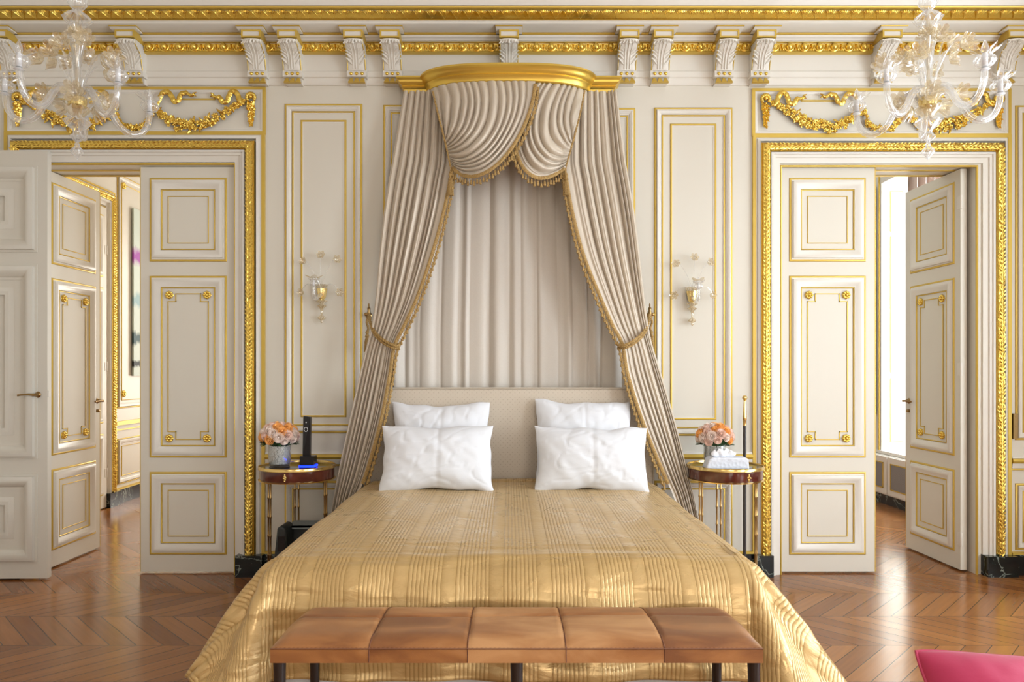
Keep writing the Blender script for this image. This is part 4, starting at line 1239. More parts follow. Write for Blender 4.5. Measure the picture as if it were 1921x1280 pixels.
# swags
def bez(a, b_, c, d, t): 
    s_ = 1-t
    return a*s_**3 + b_*3*s_*s_*t + c*3*s_*t*t + d*t**3
def ellY(x, ins=.062):
    a, b_ = a0-ins, b0-ins
    q_ = max(0, 1-abs((x-CXm)/a)**NS)
    return -.02 - b_*q_**(1/NS)
def top_pt(px, z=3.166, dy=0):
    Y = -.25
    for _ in range(6):
        x = WX(px, Y); Y = ellY(x)
    return Vector((x, Y+dy, z))
def swag(name, label, px0, px1, G0, G1, ctrl1, ctrl2, N_, seed, dy, gp=.75):
    """px0 -> px1 along the crown; G0->G1 gather line (px,py,Y)"""
    g0 = P(G0[0], G0[1], G0[2]); g1 = P(G1[0], G1[1], G1[2])
    rnd = random.Random(seed)
    def pt(s_, t_):
        T_ = top_pt(lerp(px0, px1, s_), dy=dy); G_ = g0.lerp(g1, s_**gp)
        c1 = P(*ctrl1); c2 = P(*ctrl2)
        k = s_**1.15
        # control points interpolate from a taut straight line to the deep swoop
        b1 = T_.lerp(G_, .33).lerp(c1, k); b2 = T_.lerp(G_, .66).lerp(c2, k)
        bow = Vector((0, -.10*sin(pi*s_)*1.0, 0))
        p = bez(T_, b1 + bow*.5, b2 + bow, G_, t_)
        ph = s_*N_ + .20*sin(s_*15+seed) + .25*noise.noise(Vector((s_*5, t_*3, seed+9)))
        amp = .038*(.65 + .75*sin(pi*min(1, t_*1.0))**.8)
        fl = pleat(ph, .5) if s_ < .93 else .75
        nrm = Vector((0, -1, -.15))
        p = p + nrm*amp*(fl-.4)
        p.y -= .006*noise.noise(Vector((s_*9, t_*5, seed)))
        # soft sideways crumples near the gather
        cr_ = noise.noise(Vector((s_*26, t_*14, seed+4)))*max(0, t_-.55)*.02
        p.y -= cr_
        return p
    root = thing(name, label, 'swag', (pt(.5,.5).x, -.3, pt(.9,.6).z), 'satin swags under the bed crown')
    m_ = MB(); m_.grid(N_*15, 60, pt); m_.build('drape', TAUPE, root, ang=180)
    return root, pt
sl_, pS = swag('canopy_swag', 'larger satin swag under the crown, crossing over from the left', 808, 1004, (832, 246, -.33), (847, 313, -.34), (1000, 262, -.50), (902, 382, -.52), 13, 1, -.012)
fringe(sl_, [pS(1, .02+.97*k/120)+Vector((0,-.004,0)) for k in range(121)], side=-1, step=.019)
sr_, pS2 = swag('canopy_swag', 'smaller satin swag under the crown, tucked behind at the right', 1098, 992, (1077, 248, -.32), (1061, 314, -.33), (930, 262, -.42), (982, 388, -.44), 9, 2, .012)
fringe(sr_, [pS2(1, .02+.97*k/110)+Vector((0,-.004,0)) for k in range(111)], side=1, step=.019)
# cords with tassels on the swags
def tassel(mb, c, s_=1.0, n=16):
    c = Vector(c)
    mb.lathe([(.004,0),(.010,-.006),(.013,-.016),(.008,-.024),(.011,-.030),(.016,-.040),(.010,-.048)], c, 12)
    for k in range(n):
        a = 2*pi*k/n
        p = c + Vector((cos(a)*.009, sin(a)*.009, -.046))
        mb.tube([p, p+Vector((cos(a)*.006, sin(a)*.006, -.03)), p+Vector((cos(a)*.010, sin(a)*.010, -.095))], [.0028,.0032,.0026], 5)
    mb.lathe([(.006,-.045),(.014,-.09),(.016,-.135)], c, 10)
def rope(mb, pts, r=.0045, turns=60):
    pts = catmull(pts, 90)
    for ph in (0, pi):
        out = []
        for i, p in enumerate(pts):
            t_ = (pts[min(i+1,len(pts)-1)]-pts[max(i-1,0)]).normalized(); a = t_.orthogonal().normalized() if abs(t_.y) > .95 else (Vector((0,-1,0))-t_*t_.dot(Vector((0,-1,0)))).normalized(); b_ = t_.cross(a)
            w_ = ph + i*.9
            out.append(p + (a*cos(w_)+b_*sin(w_))*r*.6)
        mb.tube(out, r*.85, 6)
for (pts, lab) in ((((812,172),(822,215),(834,262),(845,312)), 'gold silk cord with tassel at the left swag'), (((1097,170),(1088,215),(1076,262),(1062,312)), 'gold silk cord with tassel at the right swag')):
    Ys = (-.30, -.37, -.40, -.38)
    root = thing('tassel_cord', lab, 'cord', P(*pts[3], -.36), 'tasselled cords on the swags')
    m_ = MB(); rope(m_, [P(a, b_, y) for (a, b_), y in zip(pts, Ys)]); m_.build('cord', CORD, root)
    m_ = MB(); q_ = P(*pts[3], -.38); m_.tube([q_, q_-Vector((0,0,.045))], .003, 6); tassel(m_, q_-Vector((0,0,.04)), 1); m_.build('tassel', CORD, root, ang=60)
# tiebacks
for sd, lab in ((-1, 'twisted gold tieback holding the left canopy curtain to its wall hook'), (1, 'twisted gold tieback holding the right canopy curtain to its wall hook')):
    root = thing('curtain_tieback', lab, 'tieback', P(694 if sd < 0 else 1217, 600, 0), 'rope tiebacks')
    q = lambda a, b_, Y: P(a if sd < 0 else 1911-a, b_, Y)
    m_ = MB()
    rope(m_, [q(693,590,-.10), q(696,608,-.20), q(706,626,-.31), q(724,641,-.38), q(742,649,-.40), q(749,648,-.36), q(744,646,-.26)], .0075)
    rope(m_, [q(692,588,-.10), q(694,606,-.20), q(703,628,-.305), q(721,645,-.375), q(739,653,-.395), q(747,652,-.35)], .0065)
    m_.build('rope', CORD, root)
    m_ = MB()
    c0 = q(692, 592, -.05); m_.lathe([(.020,0),(.022,.006),(.010,.014),(.007,.09),(.012,.10),(.004,.105)], q(692,592,0), 12, M=Matrix.Rotation(radians(90), 3, 'X'))
    m_.lathe([(.010,-.02),(.014,0),(.009,.018),(.012,.03),(.004,.045),(.006,.055),(.001,.068)], q(692,588,-.10), 10)
    m_.build('wall_hook', BRASS, root)
    m_ = MB(); 
    rope(m_, [q(693,592,-.11), q(688,604,-.115), q(691,616,-.115), q(689,624,-.115)], .006); tassel(m_, q(689,620,-.115)); m_.build('tassel', CORD, root, ang=60)

# =====================================================================
# NIGHTSTANDS
# =====================================================================
def nightstand(label, c, knob_a, legs_rot):
    r = thing('nightstand', label, 'nightstand', (c[0], c[1], 0), 'round brass-legged nightstands')
    R_ = .232; cx, cy = c
    m_ = MB(); m_.lathe([(R_-.008,.690),(R_-.006,.694),(R_-.006,.752),(R_-.012,.756)], (cx,cy,0), 56); m_.build('drawer_drum', MAHOG, r, ang=50)
    m_ = MB(); m_.lathe([(0.0,.753),(R_-.004,.753),(R_-.004,.764),(0,.764)], (cx,cy,0), 56, cap=False); m_.build('table_top', BLACKM, r, ang=50)
    m_ = MB()
    m_.lathe([(R_-.006,.752),(R_,.753),(R_+.003,.757),(R_,.762),(R_,.772),(R_-.003,.774),(R_-.005,.772),(R_-.005,.764)], (cx,cy,0), 56, cap=False)
    m_.lathe([(R_-.012,.683),(R_,.684),(R_+.001,.690),(R_-.008,.693)], (cx,cy,0), 56, cap=False)
    m_.build('brass_rim', BRASSB, r, ang=50)
    m_ = MB(); m_.lathe([(0,.684),(R_-.012,.684),(R_-.012,.688)], (cx,cy,0), 40, cap=False); m_.build('underside', DARKW, r)
    ka = radians(knob_a); kp = Vector((cx+cos(ka)*(R_-.004), cy+sin(ka)*(R_-.004), .722)); kd = Vector((cos(ka), sin(ka), 0))
    m_ = MB()
    for dz, rr in ((-.018,.006),(-.009,.008),(0,.011),(.009,.008),(.018,.006)): m_.ball(kp+Vector((0,0,dz)), (rr,.004+.003,rr), 8, 5)
    m_.ball(kp+kd*.012, .007, 8, 6); m_.build('drawer_pull', BRASSB, r)
    for k in range(3):
        a = radians(legs_rot+120*k); 
        for s_ in (-1, 1):
            lx, ly = cx+cos(a)*.190 - sin(a)*s_*.012, cy+sin(a)*.190 + cos(a)*s_*.012
            prof = [(.009,0),(.008,.02)]
            z = .02
            while z < .66:
                prof += [(.0058,z+.004),(.0055,z+.10),(.0078,z+.106),(.0078,z+.112)]; z += .115
            prof += [(.0058,.672),(.010,.676),(.010,.684)]
            m_ = MB(); m_.lathe(prof, (lx,ly,0), 8); m_.build('leg', BRASS, r)
    m_ = MB()
    for k in range(3):
        a = radians(legs_rot+120*k); m_.tube([(cx,cy,.14),(cx+cos(a)*.19,cy+sin(a)*.19,.14)], .005, 6)
    m_.build('stretcher', BRASS, r)
    return r
TL = (WX(558, -.30), -.30); TR = (WX(1360, -.30), -.30)
nightstand('round mahogany nightstand left of the bed with vase and phone dock on it', TL, 268, 228)
nightstand('round mahogany nightstand right of the bed with vase and tissue box on it', TR, 290, 205)
TZ = .764
# roses
def rose_mesh():
    m_ = MB()
    rnd = random.Random(2)
    R_ = .027
    for ring_, (r0, r1, h0, h1, nn) in enumerate(((.006,.027,-.012,.004,6),(.005,.022,-.008,.012,5),(.004,.016,-.004,.017,5),(.003,.010,0,.020,4))):
        ph0 = ring_*.7
        def fn(t, k, nn=nn, ph0=ph0): return (1+.10*abs(cos(nn*t/2+ph0))*k, .004*abs(sin(nn*t/2+ph0))*k)
        m_.lathe([(r0,h0),(r1*.8,h0+(h1-h0)*.35),(r1*.98,h0+(h1-h0)*.75),(r1,h1),(r1*1.02,h1-.002),(r1*.86,h1-.004),(r1*.7,h0+(h1-h0)*.5)], (0,0,0), 16, fn=fn, cap=False)
    m_.ball((0,0,.008), (.006,.006,.010), 7, 5)
    return m_
RM = rose_mesh()
rose_data = {}
def bouquet(label, c, zc, seed, rx=.118, rz=.088):
    r = thing('rose_bouquet', label, 'bouquet', (c[0], c[1], zc), 'rose bouquets on the nightstands')
    rnd = random.Random(seed)
    n = 36; ga = pi*(3-sqrt(5))
    for i in range(n):
        zz = 1-(i+.5)/n*1.28; rad = sqrt(max(0, 1-zz*zz)); a = ga*i+seed
        nrm = Vector((rad*cos(a), rad*sin(a), zz))
        p = Vector((nrm.x*(rx-.018), nrm.y*(rx-.018), nrm.z*(rz-.012)+.02))
        k = rnd.random(); col = 'o' if k < .36 else ('p' if k < .68 else 'c')
        if col not in rose_data:
            o = RM.build('rose', {'o': ROSEO, 'p': ROSEP, 'c': ROSEC}[col], None, (0,0,0), ang=60); rose_data[col] = o.data; o.parent = r
        else:
            o = bpy.data.objects.new('rose', rose_data[col]); COL.objects.link(o); o.parent = r
        q_ = nrm.to_track_quat('Z', 'Y'); o.rotation_mode = 'QUATERNION'; o.rotation_quaternion = q_
        s_ = rnd.uniform(.95, 1.25) if i > 2 else .95
        o.location = p; o.scale = (s_, s_, s_)
    m_ = MB()
    base_ = Vector((c[0], c[1], zc))
    for i in range(26):
        a = rnd.uniform(0, 2*pi); d_ = Vector((cos(a), sin(a), 0))
        leaf(m_, base_+d_*(rx*.82)+Vector((0,0,-.020+rnd.uniform(-.012,.01))), d_+Vector((0,0,rnd.uniform(-.5,.3))), (0,0,1), .024, .012, .004)
    for i in range(12):
        a = 2*pi*i/12; m_.tube([base_+Vector((cos(a)*.03,sin(a)*.03,-.12)), base_+Vector((cos(a)*.05,sin(a)*.05,.0))], .003, 5)
    m_.ball(base_+Vector((0,0,.01)), (rx*.72, rx*.72, rz*.6), 14, 8)
    m_.build('leaf', GREEN, r)
    return r
def vase(label, c, z):
    r = thing('glass_vase', label, 'vase', (c[0], c[1], z), 'bead-filled glass vases')
    m_ = MB(); R_ = .068; H_ = .128
    m_.lathe([(0,0),(R_*.86,0),(R_*.93,.006),(R_*.93,.02),(R_*1.0,.035),(R_,H_),(R_-.004,H_),(R_-.004,.03),(R_*.85,.012),(0,.012)], (c[0],c[1],z), 36, cap=False)
    m_.build('glass_body', GLASSV, r, ang=50)
    rnd = random.Random(int(c[0]*100)); m_ = MB()
    for k in range(13):
        zz = z+.020+k*.0085
        nb = 28
        for i in range(nb):
            a = 2*pi*(i+.5*(k % 2))/nb + rnd.uniform(-.05,.05); rr = R_-.012-(0.004 if k < 2 else 0)+rnd.uniform(-.002,.001)
            m_.ball((c[0]+cos(a)*rr, c[1]+sin(a)*rr, zz+rnd.uniform(-.001,.001)), .0066, 7, 5)
    tag(m_.build('vase_beads', PEARL, None, (c[0],c[1],z+.015)), 'pearly beads filling the ' + ('left' if c[0] < 0 else 'right') + ' glass vase', 'beads', kind='stuff')
vL = (WX(524.5, -.30), -.30); vR = (WX(1341, -.28), -.28)
vase('short glass vase full of pearly beads on the left nightstand', vL, TZ)
bouquet('dome of apricot and blush roses on the left nightstand', vL, TZ+.165, 3)
vase('short glass vase full of pearly beads behind the tissue box on the right nightstand', vR, TZ)
bouquet('dome of blush and apricot roses on the right nightstand', vR, TZ+.158, 8)
# phone dock
pd = thing('phone_dock', 'black upright handset standing in a cube dock with a glowing blue foot', 'phone dock', (WX(578,-.36), -.36, TZ))
px_, py_ = WX(578.5,-.36), -.36
m_ = MB(); m_.box(px_-.043, px_+.043, py_-.04, py_+.04, TZ+.016, TZ+.072); o = m_.build('dock', BLACK, pd, smooth=False); bv = o.modifiers.new('b','BEVEL'); bv.width=.004; bv.segments=2
m_ = MB(); m_.box(px_-.046, px_+.046, py_-.043, py_+.043, TZ+.004, TZ+.016); m_.build('blue_light', LED, pd, smooth=False)
m_ = MB(); m_.box(px_-.044, px_+.044, py_-.041, py_+.041, TZ, TZ+.004); m_.build('foot', BLACK, pd, smooth=False)
m_ = MB(); xh = px_-.008
m_.add([(xh-.026,py_-.012,TZ+.07),(xh+.022,py_-.012,TZ+.07),(xh+.022,py_+.016,TZ+.07),(xh-.026,py_+.016,TZ+.07),
        (xh-.020,py_-.016,TZ+.318),(xh+.028,py_-.020,TZ+.312),(xh+.028,py_+.008,TZ+.312),(xh-.020,py_+.010,TZ+.318)],
       [(0,3,2,1),(4,5,6,7),(0,1,5,4),(1,2,6,5),(2,3,7,6),(3,0,4,7)])
o = m_.build('handset', BLACK, pd, smooth=False); bv = o.modifiers.new('b','BEVEL'); bv.width=.004; bv.segments=2
m_ = MB(); m_.tube([(xh-.002+.011*cos(a), py_-.019, TZ+.235+.013*sin(a)) for a in [2*pi*k/20 for k in range(21)]], .0016, 6, cap=False); m_.ball((xh-.001,py_-.018,TZ+.278), (.004,.002,.005), 8, 5)
m_.build('ring_button', simple('silver_print', (.7,.7,.7), .3), pd)
m_ = MB(); m_.tube(catmull([(px_,py_+.043,TZ+.01),(px_+.01,-.12,TZ-.02),(px_+.02,-.06,.55),(px_+.03,-.06,.3),(px_+.05,-.06,.02)], 40), .003, 6)
m_.build('cable', BLACK, pd)
# tissue box
tb = thing('tissue_box', 'white patterned linen tissue box with tissues pulled up, on the right nightstand', 'tissue box', (WX(1360,-.40), -.40, TZ))
bx, by = WX(1361,-.40), -.40
m_ = MB(); m_.prism_y([(-.130,0),(.128,0),(.124,.060),(.112,.070),(-.088,.070),(-.108,.060)], -.062, .062)
m2 = MB(); Mx = Matrix.Translation((bx,by,TZ+.001)) @ Matrix.Rotation(radians(-4), 4, 'Z'); m2.merge(m_, Mx)
LACE = simple('jacquard_linen', (.74,.78,.86), .6, bump=('voronoi', 42, .6, .004))
o = m2.build('box_cover', LACE, tb, smooth=False); bv = o.modifiers.new('b','BEVEL'); bv.width=.008; bv.segments=3
m_ = MB()
def tis(cx, s_, ph):
    def fn(u, v):
        a = (u-.5)*2*pi; rr = .012 + .036*sin(pi*v)*(.75+.25*cos(3*a+ph)); 
        return (bx+cx+rr*cos(a)*1.0, by+rr*sin(a)*.6, TZ+.066+v*s_*(.85+.15*cos(2*a+ph)))
    m_.grid(28, 12, fn)
tis(-.012, .060, 0); tis(-.050, .055, 1.3); tis(.022, .048, 2.4); tis(-.030,.05,4)
m_.build('tissue', simple('soft_tissue', (.82,.83,.86), .8, bump=('noise', 30, .5, .01)), tb, ang=180)
# slender pole with ball finial
m_ = thing('standing_pole', 'slender dark pole with brass taper and ball finial behind the right nightstand', 'pole', (WX(1397,-.10), -.10, 0))
xx = WX(1397,-.10)
q_ = MB(); q_.lathe([(.013,0),(.013,.02),(.0105,.03),(.0105,1.02)], (xx,-.10,0), 12); q_.build('shaft', DARKW, m_)
q_ = MB(); q_.lathe([(.0115,1.0),(.0115,1.035),(.014,1.04),(.013,1.06),(.0065,1.17),(.006,1.17)], (xx,-.10,0), 12); q_.ball((xx,-.10,1.183-.0), .0165, 14, 10); q_.lathe([(.006,1.163),(.010,1.166),(.006,1.170)], (xx,-.10,0), 12); q_.build('brass_taper', BRASSB, m_)
# dark items on the floor behind the left nightstand
bc = thing('black_case', 'black leather case standing on the floor behind the left nightstand legs', 'case', (WX(535,-.42), -.42, 0))
q_ = MB(); xc = WX(533,-.42)
q_.prism_y([(xc-.050,0),(xc+.030,0),(xc+.038,.38),(xc+.030,.418),(xc+.005,.430),(xc-.018,.42),(xc-.036,.25)], -.50, -.34)
o = q_.build('case_body', BLACKL, bc, ang=30); bv = o.modifiers.new('b','BEVEL'); bv.width=.012; bv.segments=3
q_ = MB(); q_.box(xc-.012, xc+.030, -.503, -.49, .28, .37); q_.build('flap', BLACK, bc, smooth=False)
gs = thing('grey_framed_box', 'grey framed dark box on the floor between the left nightstand and the bed', 'box', (WX(575,-.30), -.30, 0))
q_ = MB(); xg = WX(576,-.30); q_.box(xg-.10, xg+.10, -.36, -.22, 0, .395); o = q_.build('box_body', BLACKL, gs, smooth=False)
q_ = MB(); q_.ring(xg-.105, .0, xg+.105, .405, [(0,0),(0,.02),(.018,.02),(.018,0)], -.36); q_.box(xg-.105,xg+.105,-.38,-.21,.396,.405); q_.build('grey_frame', GREYM, gs, smooth=False)

# =====================================================================
# BENCH, CUSHION
# =====================================================================
bn = thing('upholstered_bench', 'long tan cowhide bench with dark tapered legs at the foot of the bed', 'bench', (.02, -2.47, 0))
bx0, bx1 = -.715, .755; byf, byb = -2.63, -2.27
def seat(u, v):
    pass
def btop(u, v):
    x = lerp(bx0, bx1, u); y = lerp(byf, byb, v)
    w5 = (x-bx0)/(bx1-bx0)*5; fr = w5-math.floor(w5); eu = min(fr, 1-fr) if .02 < u < .98 else 1
    ex = min(1, min(u, 1-u)/.035); ey = min(1, min(v, 1-v)/.22)
    z = .532 + .024*(1-(1-ex)**2)*(1-(1-ey)**2)
    z += .004*noise.noise(Vector((x*5, y*7, 1)))*ex*ey
    z -= .007*math.exp(-(eu/.022)**2)*ey
    cv = abs(v-(.62+.03*sin(x*4)))
    z -= .006*math.exp(-(cv/.018)**2)*ex
    if v > .9:
        k = (v-.9)/.1; cxr = .10*k
    # rounded back corners
    if v > .55:
        k = (v-.55)/.45; x = (x-.02)*(1 - .02*k - .045*k**7) + .02
    return (x, y, z)
q_ = MB(); q_.grid(220, 44, btop)
rim = [btop(i/110, 0) for i in range(111)] + [btop(1, j/12) for j in range(1, 13)] + [btop(1-i/110, 1) for i in range(1, 111)] + [btop(0, 1-j/12) for j in range(1, 12)]
nr = len(rim)
vs = [(x, y, z) for x, y, z in rim] + [(x, y, .490) for x, y, z in rim]
q_.add(vs, [(i, (i+1) % nr, nr+(i+1) % nr, nr+i) for i in range(nr)]); q_.add([(x,y,.490) for x,y,z in rim], [tuple(range(nr))])
q_.build('seat_cushion', HIDE, bn, ang=50)
q_ = MB()
q_.tube([(x, y-.001, z+.0005) for x, y, z in rim[:111]], .0022, 5)
for k in range(1, 5):
    q_.tube([Vector(btop(k/5, j/30))+Vector((0,0,.0012)) for j in range(31)], .0018, 5); xk = btop(k/5, 0)[0]; q_.tube([(xk,byf-.0008,.532),(xk,byf-.0008,.492)], .0015, 5)
q_.build('stitched_seam', simple('seam_thread', (.16,.06,.03), .5), bn)
for lx in (-.695, .02, .735):
    for ly in (byf+.025, byb-.025):
        if lx == .02 and ly > -2.5: continue
        q_ = MB(); q_.lathe([(.009,0),(.011,.01),(.019,.46),(.020,.489)], (lx*(.97 if ly > -2.5 and lx != .02 else 1), ly, 0), 10); q_.build('leg', DARKW, bn)

# raspberry cushion resting on the floor, seen from above
def cushion(label, c, s_, T_, rot):
    q_ = MB()
    def sh(sg):
        def fn(uu, vv):
            u = sin((uu-.5)*pi); v = sin((vv-.5)*pi)
            rc = 1-.07*abs(u*v)**3
            x = s_/2*u*(1-.04*(1-v*v))*rc; y = s_/2*v*(1-.04*(1-u*u))*rc
            core = max(0, (1-abs(u)**2.2)*(1-abs(v)**2.2))
            z = sg*T_/2*core**.6 + .006*noise.noise(Vector((u*4, v*4, sg)))*core**.4
            return (x, y, z)
        return fn
    q_.grid(40, 40, sh(1)); q_.grid(40, 40, sh(-1))
    o = q_.build('cushion_cover', PINK, None, (0,0,0), ang=180)
    r = thing('square_cushion', label, 'cushion', (0,0,0))
    o.parent = r
    e = MB(); pts = []
    for (a, b_) in (((-1,-1),(1,-1)),((1,-1),(1,1)),((1,1),(-1,1)),((-1,1),(-1,-1))):
        for k in range(24):
            f = k/24; u = lerp(a[0], b_[0], f); v = lerp(a[1], b_[1], f)
            rc = 1-.07*abs(u*v)**3
            pts.append((s_/2*u*(1-.04*(1-v*v))*rc, s_/2*v*(1-.04*(1-u*u))*rc, 0))
    pts.append(pts[0]); e.tube(pts, .006, 7); p_ = e.build('piping', PINKC, None, (0,0,0)); p_.parent = r
    r.location = c; r.rotation_euler = rot
    return r
cushion('raspberry pink square cushion with piped edge at the bottom right corner', (1.71, -2.385, .175), .55, .21, (radians(36), radians(3), radians(-4)))
# =====================================================================
# GLASS CHANDELIERS AND SCONCES
# =====================================================================
def gflower(mb, c, r, up, petals=6, rnd=random.Random(1)):
    up = Vector(up).normalized(); q_ = up.to_track_quat('Z', 'Y').to_matrix()
    def fn(t, k): return (1 + (.42*abs(cos(petals*t/2))**.6-.25)*k, .22*r*abs(cos(petals*t/2))*k)
    mb.lathe([(r*.15,-r*.45),(r*.55,-r*.40),(r*.75,0),(r*.95,r*.30)], c, petals*8, fn=fn, M=q_, cap=False)
    def fn2(t, k): return (1 + (.4*abs(cos(petals*t/2+1))**.6-.2)*k, .2*r*abs(cos(petals*t/2+1))*k)
    mb.lathe([(r*.1,-r*.3),(r*.4,-r*.2),(r*.5,r*.25)], c, petals*6, fn=fn2, M=q_, cap=False)
def cup_parts(root, c, s=1.0):
    m_ = MB()
    ruf = lambda t, k: (1 + (.16*cos(9*t) if k > .8 else .05*cos(12*t)), (.008*cos(9*t) if k > .8 else 0))
    m_.lathe([(.010*s,0),(.034*s,.010*s),(.046*s,.030*s),(.040*s,.048*s),(.028*s,.056*s),(.032*s,.066*s),(.060*s,.084*s)], c, 90, fn=ruf, cap=False)
    o = m_.build('cup', GLASS, root, ang=70)
    m_ = MB(); m_.lathe([(.013*s,0),(.013*s,.004),(.012*s,.060*s),(.010*s,.062*s)], (c[0],c[1],c[2]+.004), 12); m_.build('candle_sleeve', SLEEVE, root)
    m_ = MB(); m_.lathe([(.010*s,.062*s),(.016*s,.078*s),(.015*s,.095*s),(.006*s,.120*s),(.001,.128*s)], c, 12, cap=False); m_.build('bulb', GLASS, root)
SLEEVE = simple('white_candle_sleeve', (.85,.86,.88), .25)
def chandelier(label, px, th0, fl_seed):
    Yc = -1.15; X = WX(px, Yc); Z = WZ(187, Yc)
    r = thing('glass_chandelier', label, 'chandelier', (X, Yc, Z), 'blown glass chandeliers')
    k = (D0+Yc)/F
    up = lambda y: Z + (187-y)*k
    wav = lambda n_, a: (lambda t, kk: (1 + a*cos(n_*t), .004*cos(n_*t)))
    # central stem pieces
    m_ = MB(); m_.lathe([(.0085, up(184)), (.007, up(70)), (.009, up(60)), (.006, up(20))], (X,Yc,0), 12); m_.build('central_rod', GLASSG, r)
    m_ = MB(); m_.lathe([(.040, up(183)),(.044, up(184)),(.044, up(190)),(.041, up(199)),(.030, up(201))], (X,Yc,0), 30); m_.build('gilt_hub', HUBM, r)
    m_ = MB(); m_.lathe([(.030, up(199)),(.058, up(204)),(.050, up(210)),(.026, up(219)),(.022, up(222))], (X,Yc,0), 90, fn=wav(9,.08), cap=False); m_.build('gold_dust_bowl', GLASSG, r, ang=70)
    m_ = MB()
    m_.lathe([(.020, up(218)),(.030, up(222)),(.062, up(229)),(.052, up(235)),(.024, up(243)),(.017, up(248)),(.018, up(252)),(.034, up(258)),(.020, up(262)),(.006, up(266))], (X,Yc,0), 100, fn=wav(10,.07), cap=False)
    m_.lathe([(.004, up(262)),(.005, up(268)),(.012, up(272)),(.010, up(276)),(.028, up(283)),(.030, up(286)),(.014, up(292)),(.005, up(296)),(.001, up(299))], (X,Yc,0), 80, fn=wav(8,.07), cap=False)
    m_.build('lower_bell', GLASS, r, ang=70)
    m_ = MB()
    m_.lathe([(.010, up(130)),(.016, up(125)),(.026, up(95)),(.040, up(78)),(.045, up(72))], (X,Yc,0), 90, fn=wav(9,.08), cap=False)
    m_.lathe([(.012, up(150)),(.014, up(110)),(.026, up(85))], (X,Yc,0), 18, cap=False)
    m_.build('fluted_trumpet', GLASS, r, ang=70)
    m_ = MB()
    m_.lathe([(.012, up(52)),(.020, up(50)),(.050, up(44)),(.066, up(37)),(.050, up(31)),(.030, up(25)),(.018, up(21))], (X,Yc,0), 100, fn=wav(10,.08), cap=False)
    m_.lathe([(.014, up(20)),(.030, up(15)),(.044, up(8)),(.040, up(-2)),(.024, up(-12)),(.018, up(-20))], (X,Yc,0), 100, fn=wav(10,.07), cap=False)
    m_.build('upper_bell', GLASS, r, ang=70)
    m_ = MB()
    m_.lathe([(.012, up(-18)),(.030, up(-60)),(.016, up(-100)),(.034, up(-140)),(.012, up(-180)),(.010, HC-.06),(.05, HC-.05),(.06, HC)], (X,Yc,0), 20); m_.build('upper_stem', GLASS, r)
    m_ = MB()
    for q in range(5):
        a = 2*pi*q/5+.3; gflower(m_, (X+cos(a)*.036, Yc+sin(a)*.036, up(64)), .030, (cos(a), sin(a), .5))
    m_.build('flower_collar', GLASSG, r, ang=70)
    R_ = .340
    for q in range(5):
        th = radians(th0 + 72*q); ca, sa = cos(th), sin(th)
        prof = [(.03,.0),(.060,.034),(.105,.030),(.150,-.020),(.190,-.085),(.245,-.118),(.300,-.100),(.332,-.045),(R_,.020)]
        pts = catmull([(X+ca*a, Yc+sa*a, Z+b_) for a, b_ in prof], 44)
        n_ = len(pts)
        m_ = MB(); m_.tube(pts, [.0185 - .004*i/n_ for i in range(n_)], 14)
        m_.tube([p for p in pts], .005, 6)
        ao = m_.build('arm', GLASS, r, ang=70)
        cup_parts(ao, (X+ca*R_, Yc+sa*R_, Z+.020), 1.0)
        m_ = MB(); m_.lathe([(.012,0),(.022,.004),(.014,.010)], (X+ca*R_, Yc+sa*R_, Z+.008), 16); m_.build('collar', SLEEVE, ao)
    rnd = random.Random(fl_seed)
    for q in range(10):
        th = radians(th0 + 18 + 36*q); ca, sa = cos(th), sin(th)
        if q % 2 == 0: rr, hh = rnd.uniform(.15,.23), rnd.uniform(.20,.31)
        else: rr, hh = rnd.uniform(.10,.16), rnd.uniform(.22,.30)
        pts = catmull([(X+ca*.018, Yc+sa*.018, Z+.0), (X+ca*.04, Yc+sa*.04, Z+hh*.45), (X+ca*rr*.55, Yc+sa*rr*.55, Z+hh*.92), (X+ca*rr*.85, Yc+sa*rr*.85, Z+hh), (X+ca*rr, Yc+sa*rr, Z+hh-.03)], 24)
        m_ = MB(); m_.tube(pts, .0042, 7); st = m_.build('flower_stem', GLASS, r)
        m_ = MB(); gflower(m_, pts[-1], .046, (ca*.7, sa*.8-.7, .1)); m_.build('flower', GLASSG, st, ang=70)
    for q in range(5):
        th = radians(th0 + 36 + 72*q); ca, sa = cos(th), sin(th)
        pts = catmull([(X+ca*.03, Yc+sa*.03, Z+.01), (X+ca*.07, Yc+sa*.07, Z+.05), (X+ca*.12, Yc+sa*.12, Z+.03), (X+ca*.14, Yc+sa*.14, Z-.01)], 14)
        m_ = MB(); m_.tube(pts, .004, 7); st = m_.build('flower_stem', GLASS, r)
        m_ = MB(); gflower(m_, pts[-1], .050, (ca*.6, sa-.6, -.1)); m_.build('flower', GLASSG, st, ang=70)
    return r
HUBM = simple('gilt_glass_hub', (.86,.68,.30), .2, metal=.8, bump=('noise', 30, .4, .006))
chandelier('blown glass chandelier with glass flowers hanging at the left', 145, 187, 4)
chandelier('blown glass chandelier with glass flowers hanging at the right', 1741, 281, 9)

